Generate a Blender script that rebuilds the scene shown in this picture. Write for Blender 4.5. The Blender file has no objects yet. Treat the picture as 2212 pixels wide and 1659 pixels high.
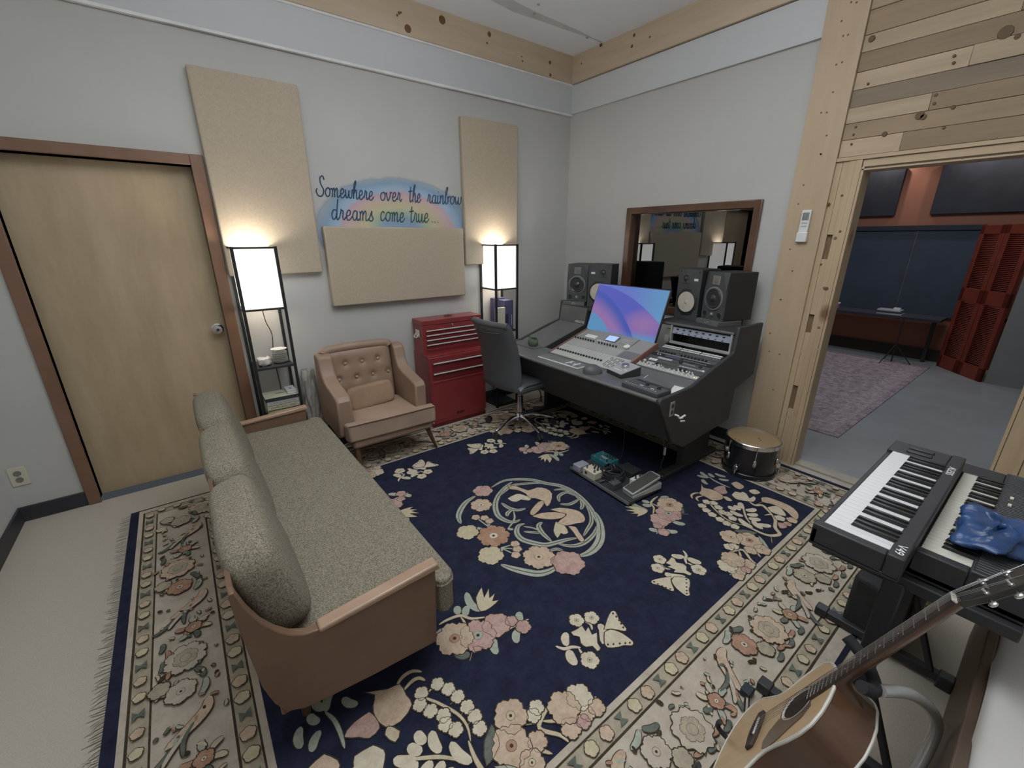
import bpy, bmesh, math, random
from mathutils import Vector, Matrix
R = math.radians
PI = math.pi
random.seed(7)
SC = bpy.context.scene
COL = SC.collection

# ---------------------------------------------------------------- camera
HEAD = 52.49                      # heading of the lens measured from +X
PITCH = math.atan((829.5 - 516.0) / 920.0)
CAM = Vector((-3.394, -3.47, 1.595))
cd = bpy.data.cameras.new('camera')
cd.lens = 36.0 * 920.0 / 2212.0
cd.sensor_width = 36.0
cd.clip_start = 0.02
cam = bpy.data.objects.new('camera', cd)
cam.location = CAM
cam.rotation_euler = (PI / 2 - PITCH, 0, R(HEAD - 90))
COL.objects.link(cam)
SC.camera = cam

# ---------------------------------------------------------------- world, light, exposure
w = bpy.data.worlds.new('world')
SC.world = w
w.use_nodes = True
w.node_tree.nodes['Background'].inputs[0].default_value = (0.8, 0.9, 1.0, 1)
w.node_tree.nodes['Background'].inputs[1].default_value = 0.05
SC.view_settings.view_transform = 'Standard'
SC.view_settings.look = 'None'
SC.view_settings.gamma = 1
SC.view_settings.use_curve_mapping = False
SC.view_settings.exposure = 0.14


def area(name, loc, rot, sx, sy, power, col):
    d = bpy.data.lights.new(name, 'AREA')
    d.shape = 'RECTANGLE'; d.size = sx; d.size_y = sy
    d.energy = power; d.color = col
    o = bpy.data.objects.new(name, d)
    o.location = loc; o.rotation_euler = rot
    COL.objects.link(o)
    return o


# unseen fills added for even brightness: two over the control room, one beyond
area('overhead_fill', (-2.6, -2.5, 3.19), (0, 0, 0), 3.0, 2.6, 25, (1.0, 0.985, 0.96))  # broad unseen panel added as soft ambient fill
area('ceiling_fill_up', (-2.35, -2.45, 2.70), (PI, 0, 0), 1.2, 1.2, 44, (0.92, 0.97, 1.0))  # unseen floating light, added to brighten the ceiling by facing up
area('far_room_fill', (2.4, -2.0, 2.95), (0, 0, 0), 1.4, 1.4, 30, (0.85, 0.92, 1.0))  # unseen light added to brighten the far room
SHADE = 0.9     # radiance of the floor lamps' paper shades


def spot(name, loc, target, power, size, col):
    d = bpy.data.lights.new(name, 'SPOT')
    d.energy = power; d.spot_size = size; d.spot_blend = 0.6; d.color = col
    d.shadow_soft_size = 0.03
    o = bpy.data.objects.new(name, d)
    o.location = loc
    o.rotation_euler = (Vector(target) - Vector(loc)).to_track_quat('-Z', 'Y').to_euler()
    COL.objects.link(o)


for yy in (-1.5, -2.4, -3.0):
    spot('wall_washer', (4.40, yy, 2.72), (4.60, yy, 2.35), 11, R(125), (1.0, 0.93, 0.85))

# ---------------------------------------------------------------- picture -> room helpers
_a = R(HEAD)
_c, _s = math.cos(PITCH), math.sin(PITCH)


def ray(x, y):
    u = (x - 1106.0) / 920.0
    v = -(y - 829.5) / 920.0
    fw = _c + v * _s
    return Vector((u * math.sin(_a) + fw * math.cos(_a), -u * math.cos(_a) + fw * math.sin(_a), -_s + v * _c))


def FL(x, y, z=0.0):            # a point of the floor (or of the level z) seen at pixel x, y
    r = ray(x, y)
    t = (z - CAM.z) / r.z
    p = CAM + r * t
    return (p.x, p.y)


# ---------------------------------------------------------------- materials
MATS = {}


def nodes(name):
    m = bpy.data.materials.new(name)
    m.use_nodes = True
    nt = m.node_tree
    b = nt.nodes['Principled BSDF']
    MATS[name] = m
    return m, nt, b


def sset(b, key, v):
    if key in b.inputs:
        b.inputs[key].default_value = v


def c4(c, k=1.0):
    return (min(1, c[0] * k), min(1, c[1] * k), min(1, c[2] * k), 1)


def coords(nt, scale=(1, 1, 1)):
    tc = nt.nodes.new('ShaderNodeTexCoord')
    mp = nt.nodes.new('ShaderNodeMapping')
    mp.inputs['Scale'].default_value = scale
    nt.links.new(tc.outputs['Object'], mp.inputs['Vector'])
    return mp.outputs['Vector']


def noise(nt, vec, scale, detail=3, rough=0.55):
    n = nt.nodes.new('ShaderNodeTexNoise')
    n.inputs['Scale'].default_value = scale
    n.inputs['Detail'].default_value = detail
    n.inputs['Roughness'].default_value = rough
    nt.links.new(vec, n.inputs['Vector'])
    return n.outputs['Fac']


def ramp(nt, fac, stops):
    r = nt.nodes.new('ShaderNodeValToRGB')
    e = r.color_ramp.elements
    e[0].position, e[0].color = stops[0]
    e[1].position, e[1].color = stops[-1]
    for p, c in stops[1:-1]:
        q = e.new(p); q.color = c
    nt.links.new(fac, r.inputs['Fac'])
    return r.outputs['Color']


def bump(nt, b, h, strength, dist=0.01):
    n = nt.nodes.new('ShaderNodeBump')
    n.inputs['Strength'].default_value = strength
    n.inputs['Distance'].default_value = dist
    nt.links.new(h, n.inputs['Height'])
    nt.links.new(n.outputs['Normal'], b.inputs['Normal'])


def mat(name, col, rough=0.5, metal=0.0, var=0.12, vs=6.0, bs=0.0, bscale=120.0, scale=(1, 1, 1), spec=None, coat=0):
    m, nt, b = nodes(name)
    v = coords(nt, scale)
    f = noise(nt, v, vs)
    nt.links.new(ramp(nt, f, [(0.3, c4(col, 1 - var)), (0.7, c4(col, 1 + var))]), b.inputs['Base Color'])
    b.inputs['Roughness'].default_value = rough
    b.inputs['Metallic'].default_value = metal
    if spec is not None: sset(b, 'Specular IOR Level', spec)
    if coat: sset(b, 'Coat Weight', coat); sset(b, 'Coat Roughness', 0.15)
    if bs: bump(nt, b, noise(nt, v, bscale, 2), bs)
    return m


def wood(name, c1, c2, scale, rough=0.45, vs=3.0, knots=0.0, bs=0.05, coat=0):
    m, nt, b = nodes(name)
    v = coords(nt, scale)
    f = noise(nt, v, vs, 6, 0.65)
    col = ramp(nt, f, [(0.28, c4(c1)), (0.5, c4([(p + q) / 2 for p, q in zip(c1, c2)])), (0.72, c4(c2))])
    if knots:
        v2 = coords(nt, tuple(0.55 + 0.45 * (s > 2) for s in scale))
        vo = nt.nodes.new('ShaderNodeTexVoronoi')
        vo.inputs['Scale'].default_value = knots
        nt.links.new(v2, vo.inputs['Vector'])
        k = ramp(nt, vo.outputs['Distance'], [(0.05, (0.18, 0.1, 0.05, 1)), (0.1, (0.6, 0.45, 0.35, 1)), (0.16, (1, 1, 1, 1))])
        mx = nt.nodes.new('ShaderNodeMixRGB'); mx.blend_type = 'MULTIPLY'; mx.inputs[0].default_value = 0.75
        nt.links.new(col, mx.inputs[1]); nt.links.new(k, mx.inputs[2])
        col = mx.outputs[0]
    nt.links.new(col, b.inputs['Base Color'])
    b.inputs['Roughness'].default_value = rough
    if coat: sset(b, 'Coat Weight', coat); sset(b, 'Coat Roughness', 0.2)
    bump(nt, b, f, bs)
    return m


def emis(name, col, st):
    m, nt, b = nodes(name)
    b.inputs['Base Color'].default_value = c4(col)
    sset(b, 'Emission Color', c4(col)); sset(b, 'Emission Strength', st)
    return m


def fabric(name, c1, c2, sc, rough=0.95, bs=0.6, fine=4):
    m, nt, b = nodes(name)
    v = coords(nt)
    f = noise(nt, v, sc, fine, 0.8)
    nt.links.new(ramp(nt, f, [(0.36, c4(c1)), (0.62, c4(c2))]), b.inputs['Base Color'])
    b.inputs['Roughness'].default_value = rough
    sset(b, 'Specular IOR Level', 0.15)
    bump(nt, b, f, bs, 0.004)
    return m


# ---------------------------------------------------------------- mesh builder
class MB:
    def __init__(s):
        s.v = []; s.f = []; s.m = []; s.T = None

    def add(s, vs, fs, m=0):
        o = len(s.v)
        for p in vs:
            p = Vector(p)
            s.v.append(tuple(s.T @ p) if s.T else tuple(p))
        for f in fs:
            s.f.append([i + o for i in f]); s.m.append(m)
        return s

    def box(s, x0, x1, y0, y1, z0, z1, m=0):
        x0, x1 = min(x0, x1), max(x0, x1); y0, y1 = min(y0, y1), max(y0, y1); z0, z1 = min(z0, z1), max(z0, z1)
        v = [(x, y, z) for z in (z0, z1) for y in (y0, y1) for x in (x0, x1)]
        return s.add(v, [(0, 2, 3, 1), (4, 5, 7, 6), (0, 1, 5, 4), (2, 6, 7, 3), (0, 4, 6, 2), (1, 3, 7, 5)], m)

    def prism(s, poly, off, m=0, m2=None):      # polygon of 3D points pushed along off
        n = len(poly); off = Vector(off)
        v = [Vector(p) for p in poly] + [Vector(p) + off for p in poly]
        N = Vector((0, 0, 0))
        for i in range(n):
            a, b = v[i], v[(i + 1) % n]
            N += a.cross(b)
        fs = [list(range(n)), [n + i for i in reversed(range(n))]]
        sd = [(i, n + i, n + (i + 1) % n, (i + 1) % n) for i in range(n)]
        if N.dot(off) > 0:
            fs[0].reverse(); fs[1].reverse(); sd = [tuple(reversed(q)) for q in sd]
        s.add(v, fs, m)
        o = len(s.v) - 2 * n
        for q in sd:
            s.f.append([i + o for i in q]); s.m.append(m if m2 is None else m2)
        return s

    def tube(s, pts, r, n=10, m=0, closed=False):
        pts = [Vector(p) for p in pts]
        k = len(pts)
        rs = r if isinstance(r, (list, tuple)) else [r] * k
        t0 = (pts[1] - pts[0]).normalized()
        up = Vector((0, 0, 1)) if abs(t0.z) < 0.9 else Vector((1, 0, 0))
        u = t0.cross(up).normalized()
        vs = []
        for i, p in enumerate(pts):
            if closed: t = pts[(i + 1) % k] - pts[i - 1]
            else: t = (pts[min(i + 1, k - 1)] - pts[max(i - 1, 0)])
            t = t.normalized() if t.length > 1e-9 else t0
            u = (u - t * u.dot(t))
            u = u.normalized() if u.length > 1e-6 else t.orthogonal().normalized()
            w2 = t.cross(u)
            for j in range(n):
                an = 2 * PI * j / n
                vs.append(p + (u * math.cos(an) + w2 * math.sin(an)) * rs[i])
        fs = []
        for i in range(k if closed else k - 1):
            for j in range(n):
                a, b = i * n + j, i * n + (j + 1) % n
                c, d = ((i + 1) % k) * n + (j + 1) % n, ((i + 1) % k) * n + j
                fs.append((a, b, c, d))
        if not closed:
            fs.append(list(reversed(range(n)))); fs.append([(k - 1) * n + j for j in range(n)])
        return s.add(vs, fs, m)

    def cyl(s, p0, p1, r0, r1=None, n=16, m=0):
        return s.tube([p0, p1], [r0, r0 if r1 is None else r1], n, m)

    def lathe(s, prof, o=(0, 0, 0), n=24, m=0, axis=(0, 0, 1)):
        ax = Vector(axis).normalized(); o = Vector(o)
        u = ax.orthogonal().normalized(); w2 = ax.cross(u)
        vs = []
        for r, z in prof:
            for j in range(n):
                an = 2 * PI * j / n
                vs.append(o + ax * z + (u * math.cos(an) + w2 * math.sin(an)) * r)
        fs = []
        for i in range(len(prof) - 1):
            for j in range(n):
                fs.append((i * n + j, i * n + (j + 1) % n, (i + 1) * n + (j + 1) % n, (i + 1) * n + j))
        fs.append(list(reversed(range(n)))); fs.append([(len(prof) - 1) * n + j for j in range(n)])
        return s.add(vs, fs, m)

    def sph(s, c, r, n=12, m=0, e=1.0):      # ellipsoid; e < 1 makes it boxy (pillows)
        rx, ry, rz = r if isinstance(r, (list, tuple)) else (r, r, r)
        vs = []; fs = []
        pw = lambda a: math.copysign(abs(a) ** e, a)
        for i in range(n + 1):
            th = PI * i / n
            for j in range(2 * n):
                ph = PI * j / n
                vs.append((c[0] + rx * pw(math.sin(th)) * pw(math.cos(ph)), c[1] + ry * pw(math.sin(th)) * pw(math.sin(ph)), c[2] + rz * pw(math.cos(th))))
        for i in range(n):
            for j in range(2 * n):
                fs.append((i * 2 * n + j, (i + 1) * 2 * n + j, (i + 1) * 2 * n + (j + 1) % (2 * n), i * 2 * n + (j + 1) % (2 * n)))
        return s.add(vs, fs, m)

    def sheet(s, fn, nu, nv, m=0, closed=False):
        vs = [fn(i / nu, j / nv) for i in range(nu + 1) for j in range(nv + 1)]
        fs = [(i * (nv + 1) + j, (i + 1) * (nv + 1) + j, (i + 1) * (nv + 1) + j + 1, i * (nv + 1) + j + 1) for i in range(nu) for j in range(nv)]
        return s.add(vs, fs, m)

    def build(s, name, mats, parent=None, bevel=0.0, seg=2, smooth=True, sub=0, loc=None, rot=None, ang=35, solid=0, weld=False, org=None):
        if org is None and parent is not None and parent.get('_w'): org = parent.location[:]
        me = bpy.data.meshes.new(name)
        if org: s.v = [(a - org[0], b - org[1], c - org[2]) for a, b, c in s.v]
        me.from_pydata(s.v, [], s.f)
        if not isinstance(mats, (list, tuple)): mats = [mats]
        for m in mats: me.materials.append(m)
        me.polygons.foreach_set('material_index', s.m)
        if weld:
            b = bmesh.new(); b.from_mesh(me); bmesh.ops.remove_doubles(b, verts=b.verts, dist=1e-5); b.to_mesh(me); b.free()
        me.update()
        if smooth:
            me.polygons.foreach_set('use_smooth', [True] * len(me.polygons))
            me.set_sharp_from_angle(angle=R(ang))
        o = bpy.data.objects.new(name, me)
        COL.objects.link(o)
        if parent: o.parent = parent
        if loc: o.location = loc
        if rot: o.rotation_euler = rot
        if solid:
            q = o.modifiers.new('solid', 'SOLIDIFY'); q.thickness = solid; q.offset = 0
        if bevel:
            q = o.modifiers.new('bevel', 'BEVEL'); q.width = bevel; q.segments = seg; q.limit_method = 'ANGLE'; q.angle_limit = R(40)
        if sub:
            q = o.modifiers.new('sub', 'SUBSURF'); q.levels = sub; q.render_levels = sub
        return o


def bx(*a): return MB().box(*a)


def tag(o, label=None, cat=None, group=None, kind=None):
    if label: o['label'] = label
    if cat: o['category'] = cat
    if group: o['group'] = group
    if kind: o['kind'] = kind
    return o


def thing(name, label, cat, loc=(0, 0, 0), rz=0, group=None, kind=None, rot=None):
    o = bpy.data.objects.new(name, None)
    o.empty_display_size = 0.1
    COL.objects.link(o)
    o.location = loc
    o.rotation_euler = rot if rot else (0, 0, rz)
    return tag(o, label, cat, group, kind)


def wthing(name, label, cat, loc, group=None):      # its parts are given in room coordinates
    o = thing(name, label, cat, loc, 0, group)
    o['_w'] = 1
    WT.append(o)
    return o


WT = []


def struct(o):
    o['kind'] = 'structure'
    return o


def dup(root, loc=None, rz=None, label=None, parent=None):
    c = root.copy(); COL.objects.link(c)
    if parent: c.parent = parent
    if loc is not None: c.location = loc
    if rz is not None: c.rotation_euler = (0, 0, rz)
    if label: c['label'] = label
    for ch in list(root.children): dup(ch, parent=c)
    return c


def text(txt, size, m, name, parent, M4, depth=0.0005, mirror=False, w=None):
    cu = bpy.data.curves.new('t', 'FONT')
    cu.body = txt; cu.size = size; cu.extrude = depth; cu.resolution_u = 3
    cu.align_x = 'CENTER'; cu.align_y = 'CENTER'
    ob = bpy.data.objects.new('t', cu)
    COL.objects.link(ob)
    dg = bpy.context.evaluated_depsgraph_get(); dg.update()
    me = bpy.data.meshes.new_from_object(ob.evaluated_get(dg))
    bpy.data.objects.remove(ob); bpy.data.curves.remove(cu)
    me.name = name
    me.materials.clear(); me.materials.append(m)
    sx = -1 if mirror else 1
    if w:
        xs = [v.co.x for v in me.vertices]; sx *= w / max(1e-6, (max(xs) - min(xs)))
    me.transform(M4 @ Matrix.Diagonal((sx, 1, 1, 1)))
    if sx < 0: me.flip_normals()
    o = bpy.data.objects.new(name, me)
    COL.objects.link(o)
    if parent: o.parent = parent
    return o


def frame(o, x, y):            # matrix with origin o, text direction x, up y
    x = Vector(x).normalized(); y = Vector(y).normalized(); z = x.cross(y)
    return Matrix(((x.x, y.x, z.x, o[0]), (x.y, y.y, z.y, o[1]), (x.z, y.z, z.z, o[2]), (0, 0, 0, 1)))


def smooth_path(pts, k=4):
    pts = [Vector(p) for p in pts]
    if len(pts) < 3: return pts
    out = []
    for i in range(len(pts) - 1):
        p0 = pts[max(i - 1, 0)]; p1 = pts[i]; p2 = pts[i + 1]; p3 = pts[min(i + 2, len(pts) - 1)]
        for j in range(k):
            t = j / k
            out.append(0.5 * ((2 * p1) + (-p0 + p2) * t + (2 * p0 - 5 * p1 + 4 * p2 - p3) * t * t + (-p0 + 3 * p1 - 3 * p2 + p3) * t ** 3))
    out.append(pts[-1])
    return out


# ---------------------------------------------------------------- palette
wall_m = mat('wall paint', (0.52, 0.515, 0.49), 0.6, var=0.02, vs=2, bs=0.04, bscale=300)
band_m = mat('soffit paint', (0.60, 0.61, 0.62), 0.6, var=0.02, vs=2)
ceil_m = mat('ceiling paint', (0.82, 0.85, 0.90), 0.7, var=0.015, vs=2)
tape_m = mat('joint compound', (0.60, 0.60, 0.60), 0.8, var=0.06, vs=8)
carpet_m = fabric('beige carpet', (0.44, 0.395, 0.325), (0.52, 0.475, 0.40), 180, bs=0.3)
black_base_m = mat('black vinyl', (0.035, 0.035, 0.045), 0.5)
door_m = wood('honey veneer', (0.40, 0.30, 0.18), (0.52, 0.405, 0.265), (3.0, 3.0, 0.55), 0.38, 2.2, bs=0.02, coat=0.3)
casing_m = wood('stained casing', (0.17, 0.088, 0.052), (0.24, 0.13, 0.082), (1, 1, 1), 0.35, 3, coat=0.4)
walnut_m = wood('dark walnut frame', (0.085, 0.04, 0.022), (0.14, 0.068, 0.04), (1, 1, 1), 0.25, 4, coat=0.6)
beam_m = wood('pine beam', (0.50, 0.385, 0.27), (0.60, 0.48, 0.355), (0.6, 6, 6), 0.55, 2.5)
beamy_m = wood('pine beam along the window wall', (0.50, 0.385, 0.27), (0.62, 0.49, 0.37), (6, 0.6, 6), 0.55, 2.5)
post_m = wood('pine post', (0.47, 0.35, 0.225), (0.58, 0.45, 0.31), (5, 5, 0.5), 0.5, 2.0, knots=3.0)
jamb_m = wood('pine jamb', (0.46, 0.34, 0.21), (0.58, 0.44, 0.29), (7, 7, 0.4), 0.5, 2.6, knots=4.0)
knot_m = mat('knot', (0.16, 0.075, 0.025), 0.5)
chrome_m = mat('chrome', (0.75, 0.75, 0.76), 0.18, 1.0, var=0.03)
steel_m = mat('brushed steel', (0.55, 0.55, 0.56), 0.35, 1.0, var=0.05)
blackmetal_m = mat('black metal', (0.03, 0.032, 0.034), 0.45, 0.2)
blackplastic_m = mat('black plastic', (0.035, 0.036, 0.039), 0.45, bs=0.05, bscale=400)
dgrey_m = mat('dark grey vinyl', (0.075, 0.077, 0.082), 0.6, bs=0.12, bscale=500)
lgrey_m = mat('mid grey laminate', (0.13, 0.13, 0.13), 0.4, bs=0.03, bscale=500)
white_m = mat('white plastic', (0.75, 0.75, 0.73), 0.4, var=0.03)
cream_m = mat('cream plastic', (0.62, 0.58, 0.46), 0.45, var=0.03)
silver_m = mat('silver panel', (0.48, 0.485, 0.49), 0.4, 0.3, var=0.04)
linen_m = fabric('natural linen', (0.46, 0.385, 0.29), (0.52, 0.445, 0.345), 90, bs=0.25)
paper_m = emis('lit paper shade', (1.0, 0.97, 0.92), SHADE)

# ================================================================ THE ROOM
H = 3.21                        # ceiling height
struct(bx(-4.46, 0.0, -4.3, 0.0, -0.06, 0.0).build('floor', carpet_m, smooth=False))
cl = MB().box(-4.46, 0.0, -4.3, 0.0, H, H + 0.06)
cl = struct(cl.build('ceiling', ceil_m, smooth=False))
tp = MB()
zc = H - 0.0012
def ceilpt(x, y): p = FL(x, y, H); return Vector((p[0], p[1], zc))
l1 = [(1060, 0), (1110, 26), (1160, 42), (1215, 62), (1270, 80), (1298, 92)]
l2 = [(1108, 0), (1150, 22), (1200, 44), (1250, 66), (1285, 84), (1302, 90)]
for i in range(5): tp.add([ceilpt(*l1[i]), ceilpt(*l1[i + 1]), ceilpt(*l2[i + 1]), ceilpt(*l2[i])], [(0, 1, 2, 3)])
tp.build('ceiling_joint_strip', tape_m, cl, smooth=False)
hk = MB()
for q in ((1163, 9), (1154, 29), (1268, 81)): 
    p = ceilpt(*q); hk.lathe([(0.012, 0.001), (0.012, -0.004), (0.004, -0.006)], p, 8)
hk.build('screw_patch', steel_m, cl)
p = ceilpt(1301, 95)
bx(p.x - 0.02, p.x + 0.012, p.y - 0.012, p.y + 0.012, H - 0.022, H - 0.001).build('cable_clip', knot_m, cl)

# back wall (the door and the mural), with the door opening cut out
DX0, DX1, DZ = -4.06, -3.183, 2.02
wb = MB()
wb.box(-4.46, DX0, 0, 0.1, 0, H).box(DX1, 0.1, 0, 0.1, 0, H).box(DX0, DX1, 0, 0.1, DZ, H).box(DX0 - .05, DX1 + .05, .12, .15, 0, DZ + .05)
struct(wb.build('wall_back', wall_m, smooth=False))
# window wall, with the control room window and the doorway cut out
WY0, WY1, WZ0, WZ1 = -1.925, -0.835, 1.02, 1.815
OY0, OY1, OZ = -3.43, -2.505, 1.99
wr = MB()
wr.box(0, 0.1, WY1, 0.1, 0, H).box(0, 0.1, WY0, WY1, 0, WZ0).box(0, 0.1, WY0, WY1, WZ1, H)
wr.box(0, 0.1, OY1, WY0, 0, H).box(0, 0.1, OY0, OY1, OZ, H).box(0, 0.1, -4.3, OY0, 0, H)
struct(wr.build('wall_right', wall_m, smooth=False))
struct(bx(-4.46, -4.404, -4.3, 0.1, 0, H).build('wall_left', mat('left wall paint', (0.58, 0.58, 0.57), 0.6, var=0.02), smooth=False))
struct(bx(-4.46, 0.1, -4.36, -4.3, 0, H).build('wall_front', wall_m, smooth=False))
bb = struct(bx(-4.404, -4.113, -0.012, 0, 0, 0.095).build('baseboard_back', black_base_m, bevel=0.003))
struct(bx(-4.404, -4.392, -4.3, 0, 0, 0.095).build('baseboard_left', black_base_m, bevel=0.003))
struct(bx(-3.122, -0.0, -0.012, 0, 0, 0.095).build('baseboard_back_far', black_base_m, bevel=0.003))
struct(bx(-0.012, 0, -2.15, 0, 0, 0.095).build('baseboard_right', black_base_m, bevel=0.003))

# plaster band and pine beam that run round the top of the walls
struct(bx(-4.404, -0.0, -0.02, 0, 2.745, 2.985).build('trim_1', band_m, smooth=False))
struct(bx(-0.02, 0, -2.2, -0.02, 2.745, 2.985).build('trim_2', band_m, smooth=False))
struct(bx(-4.404, -0.0, -0.026, -0.001, 2.728, 2.745).build('trim_3', mat('white lit underside', (0.8, 0.8, 0.79), 0.5), bevel=0.002))  # pale strip paints in the lamp-lit underside of the band
struct(bx(-4.404, -0.0, -0.034, -0.0, 2.978, 2.992).build('trim_4', mat('white lit underside upper', (0.8, 0.8, 0.79), 0.5), bevel=0.002))  # paler colour stands in for light on the beam's underside
bm = MB().box(-4.404, 0, -0.045, 0, 2.99, H)
def knotA(x, y, r, asp=1.3):
    rr = ray(x, y); t = (-0.0455 - CAM.y) / rr.y; p = CAM + rr * t
    bm.lathe([(r, 0), (r, 0.0012), (r * .5, .002)], p, 14, 1, (0, -1, 0))
for q in ((881, 62, .026), (955, 43, .028), (1057, 74, .018), (1188, 135, .014), (1189, 162, .013), (862, 28, .010), (858, 33, .008), (866, 27, .007), (1052, 93, .007), (1127, 122, .006), (1129, 132, .007)): knotA(*q)
struct(bm.build('trim_5', [beam_m, knot_m]))
bm = MB().box(-0.045, 0, -2.36, -0.045, 2.99, H)
def knotB(x, y, r):
    rr = ray(x, y); t = (-0.0455 - CAM.x) / rr.x; p = CAM + rr * t
    bm.lathe([(r, 0), (r, 0.0012), (r * .5, .002)], p, 10, 1, (-1, 0, 0))
for q in ((1365, 100, .012), (1370, 76, .012), (1404, 80, .008), (1256, 137, .008)): knotB(*q)
struct(bm.build('trim_6', [beamy_m, knot_m]))

# pine post
pst = bx(-0.04, 0, -2.368, -2.15, 0, H)
def kpt(x, y, X): rr = ray(x, y); return CAM + rr * ((X - CAM.x) / rr.x)
for (x, y) in [(1700 + a / 4.32, b / 4.32) for a, b in ((510, 197), (525, 335), (570, 325), (460, 603), (515, 580), (430, 860), (320, 1052), (372, 1050), (370, 1265), (318, 1440), (600, 20), (650, 22))] + [(1680 + a / 3.318, 320 + b / 3.318) for a, b in ((308, 42), (185, 265), (148, 400), (88, 725), (20, 1085), (105, 880))] + [(1660 + a / 2.963, 440 + b / 2.963) for a, b in ((80, 615), (70, 965), (5, 945), (10, 830), (30, 1190))]:
    p_ = kpt(x, y, -.0401); pst.lathe([(.0055, 0), (.0055, .0006)], p_, 8, 1, (-1, 0, 0))
struct(pst.build('trim_7', [post_m, knot_m], bevel=0.0))
# layered jamb boards with routed hinge slots
jb = MB()
jb.box(-0.022, 0, -2.402, -2.368, 0, 2.04)
ys = [-2.368, -2.402, -2.436, -2.47, -2.505]
slots = [(0.42, 0.60), (0.985, 1.11), (1.47, 1.62)]
def stack(y0, y1, x, holes):
    z = 0
    for a, b in holes:
        jb.box(x, 0, y1, y0, z, a); jb.box(-0.004, 0, y1, y0, a, b, 1); z = b
    jb.box(x, 0, y1, y0, z, 2.04)
stack(-2.404, -2.436, -0.024, slots)
jb.box(-0.030, 0, -2.470, -2.437, 0, 2.04)
jb.box(-0.034, 0, -2.503, -2.471, 0, 2.04)
jb.box(-0.03, 0.1, -2.518, -2.504, 0, 2.0)
for z, y in ((1.60, -2.455), (1.29, -2.458), (1.03, -2.48)): jb.lathe([(0.009, 0), (0.009, .002)], (-0.033 - (y < -2.471) * .002, y, z), 8, 1, (-1, 0, 0))
for x, y, r_ in ((460, 340, .007), (447, 598, .008), (350, 1008, .011), (362, 402, .009), (258, 785, .006), (308, 832, .005), (90, 1495, .006)):
    p_ = kpt(1680 + x / 3.318, 320 + y / 3.318, -.0345); jb.lathe([(r_, -.012), (r_, .0006)], p_, 8, 2, (-1, 0, 0))
struct(jb.build('trim_8', [jamb_m, mat('routed slot', (0.22, 0.14, 0.07), 0.7), knot_m], bevel=0.0015))
# right hand jamb
jr = MB()
jr.box(-0.03, 0.1, OY0 - 0.015, OY0, 0, 2.0).box(-0.03, 0, OY0 - 0.10, OY0 - 0.017, 0, 2.04).box(-0.024, 0, OY0 - 0.2, OY0 - 0.102, 0, 2.04)
jr.box(-0.035, 0, OY0 - 0.42, OY0 - 0.202, 0, 2.04)
struct(jr.build('trim_9', jamb_m, bevel=0.002))
# header
hd = MB().box(-0.03, 0.1, OY0 - 0.02, OY1 + 0.0, OZ - 0.01, OZ).box(-0.036, 0, -3.9, -2.368, 2.041, 2.062).box(-0.024, 0, -3.9, -2.505, 2.0, 2.04)
struct(hd.build('trim_10', wood('pine header', (0.46, 0.34, 0.21), (0.58, 0.44, 0.29), (7, 0.4, 7), 0.5, 2.6), bevel=0.002))
# reclaimed boards above the doorway
tones = [(0.44, 0.335, 0.22), (0.30, 0.215, 0.135), (0.36, 0.265, 0.165), (0.52, 0.40, 0.275), (0.255, 0.195, 0.135), (0.47, 0.365, 0.245)]
pm = [wood('reclaimed board %s' % n, [c * .82 for c in t], [c * 1.12 for c in t], (7, 0.7, 9), 0.65, 2.3, knots=2.6) for n, t in zip(('tan', 'brown', 'dull', 'pale', 'grey', 'light'), tones)]
rows = [2.064, 2.158, 2.245, 2.328, 2.418, 2.508, 2.603, 2.686, 2.803, 2.90, 3.0, 3.1, H]
splits = [[(-2.66, 3), (-9, 1)], [(-9, 2)], [(-2.74, 5), (-9, 1)], [(-9, 4)], [(-2.85, 3), (-9, 5)], [(-9, 1)], [(-2.98, 5), (-9, 4)], [(-9, 2)], [(-2.7, 0), (-9, 3)], [(-9, 1)], [(-2.9, 3), (-9, 0)], [(-9, 5)]]
pl = MB()
rnd = random.Random(3)
for i, sp in enumerate(splits):
    y = -2.37
    for e, t in sp:
        e = max(e, -4.3)
        pl.box(-0.02 - rnd.random() * 0.008, 0, e + 0.0015, y, rows[i] + 0.001, rows[i + 1] - 0.001, t)
        y = e
for x, y, r_ in ((790, 360, .016), (1240, 1075, .02), (1270, 1090, .014), (910, 1250, .013), (1390, 885, .008), (1375, 965, .008), (640, 1185, .006), (620, 1255, .006), (2040, 300, .028), (2150, 340, .012), (1550, 1000, .01), (1465, 1190, .007), (1560, 520, .007), (1555, 585, .007), (755, 780, .006), (600, 1345, .006)):
    p_ = kpt(1700 + x / 4.32, y / 4.32, -.0285); pl.lathe([(r_, -.01), (r_, .0006)], p_, 10, 6, (-1, 0, 0))
pm.append(mat('board knot', (.13, .075, .035), .6))
struct(pl.build('trim_11', pm, bevel=0.0015))

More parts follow.
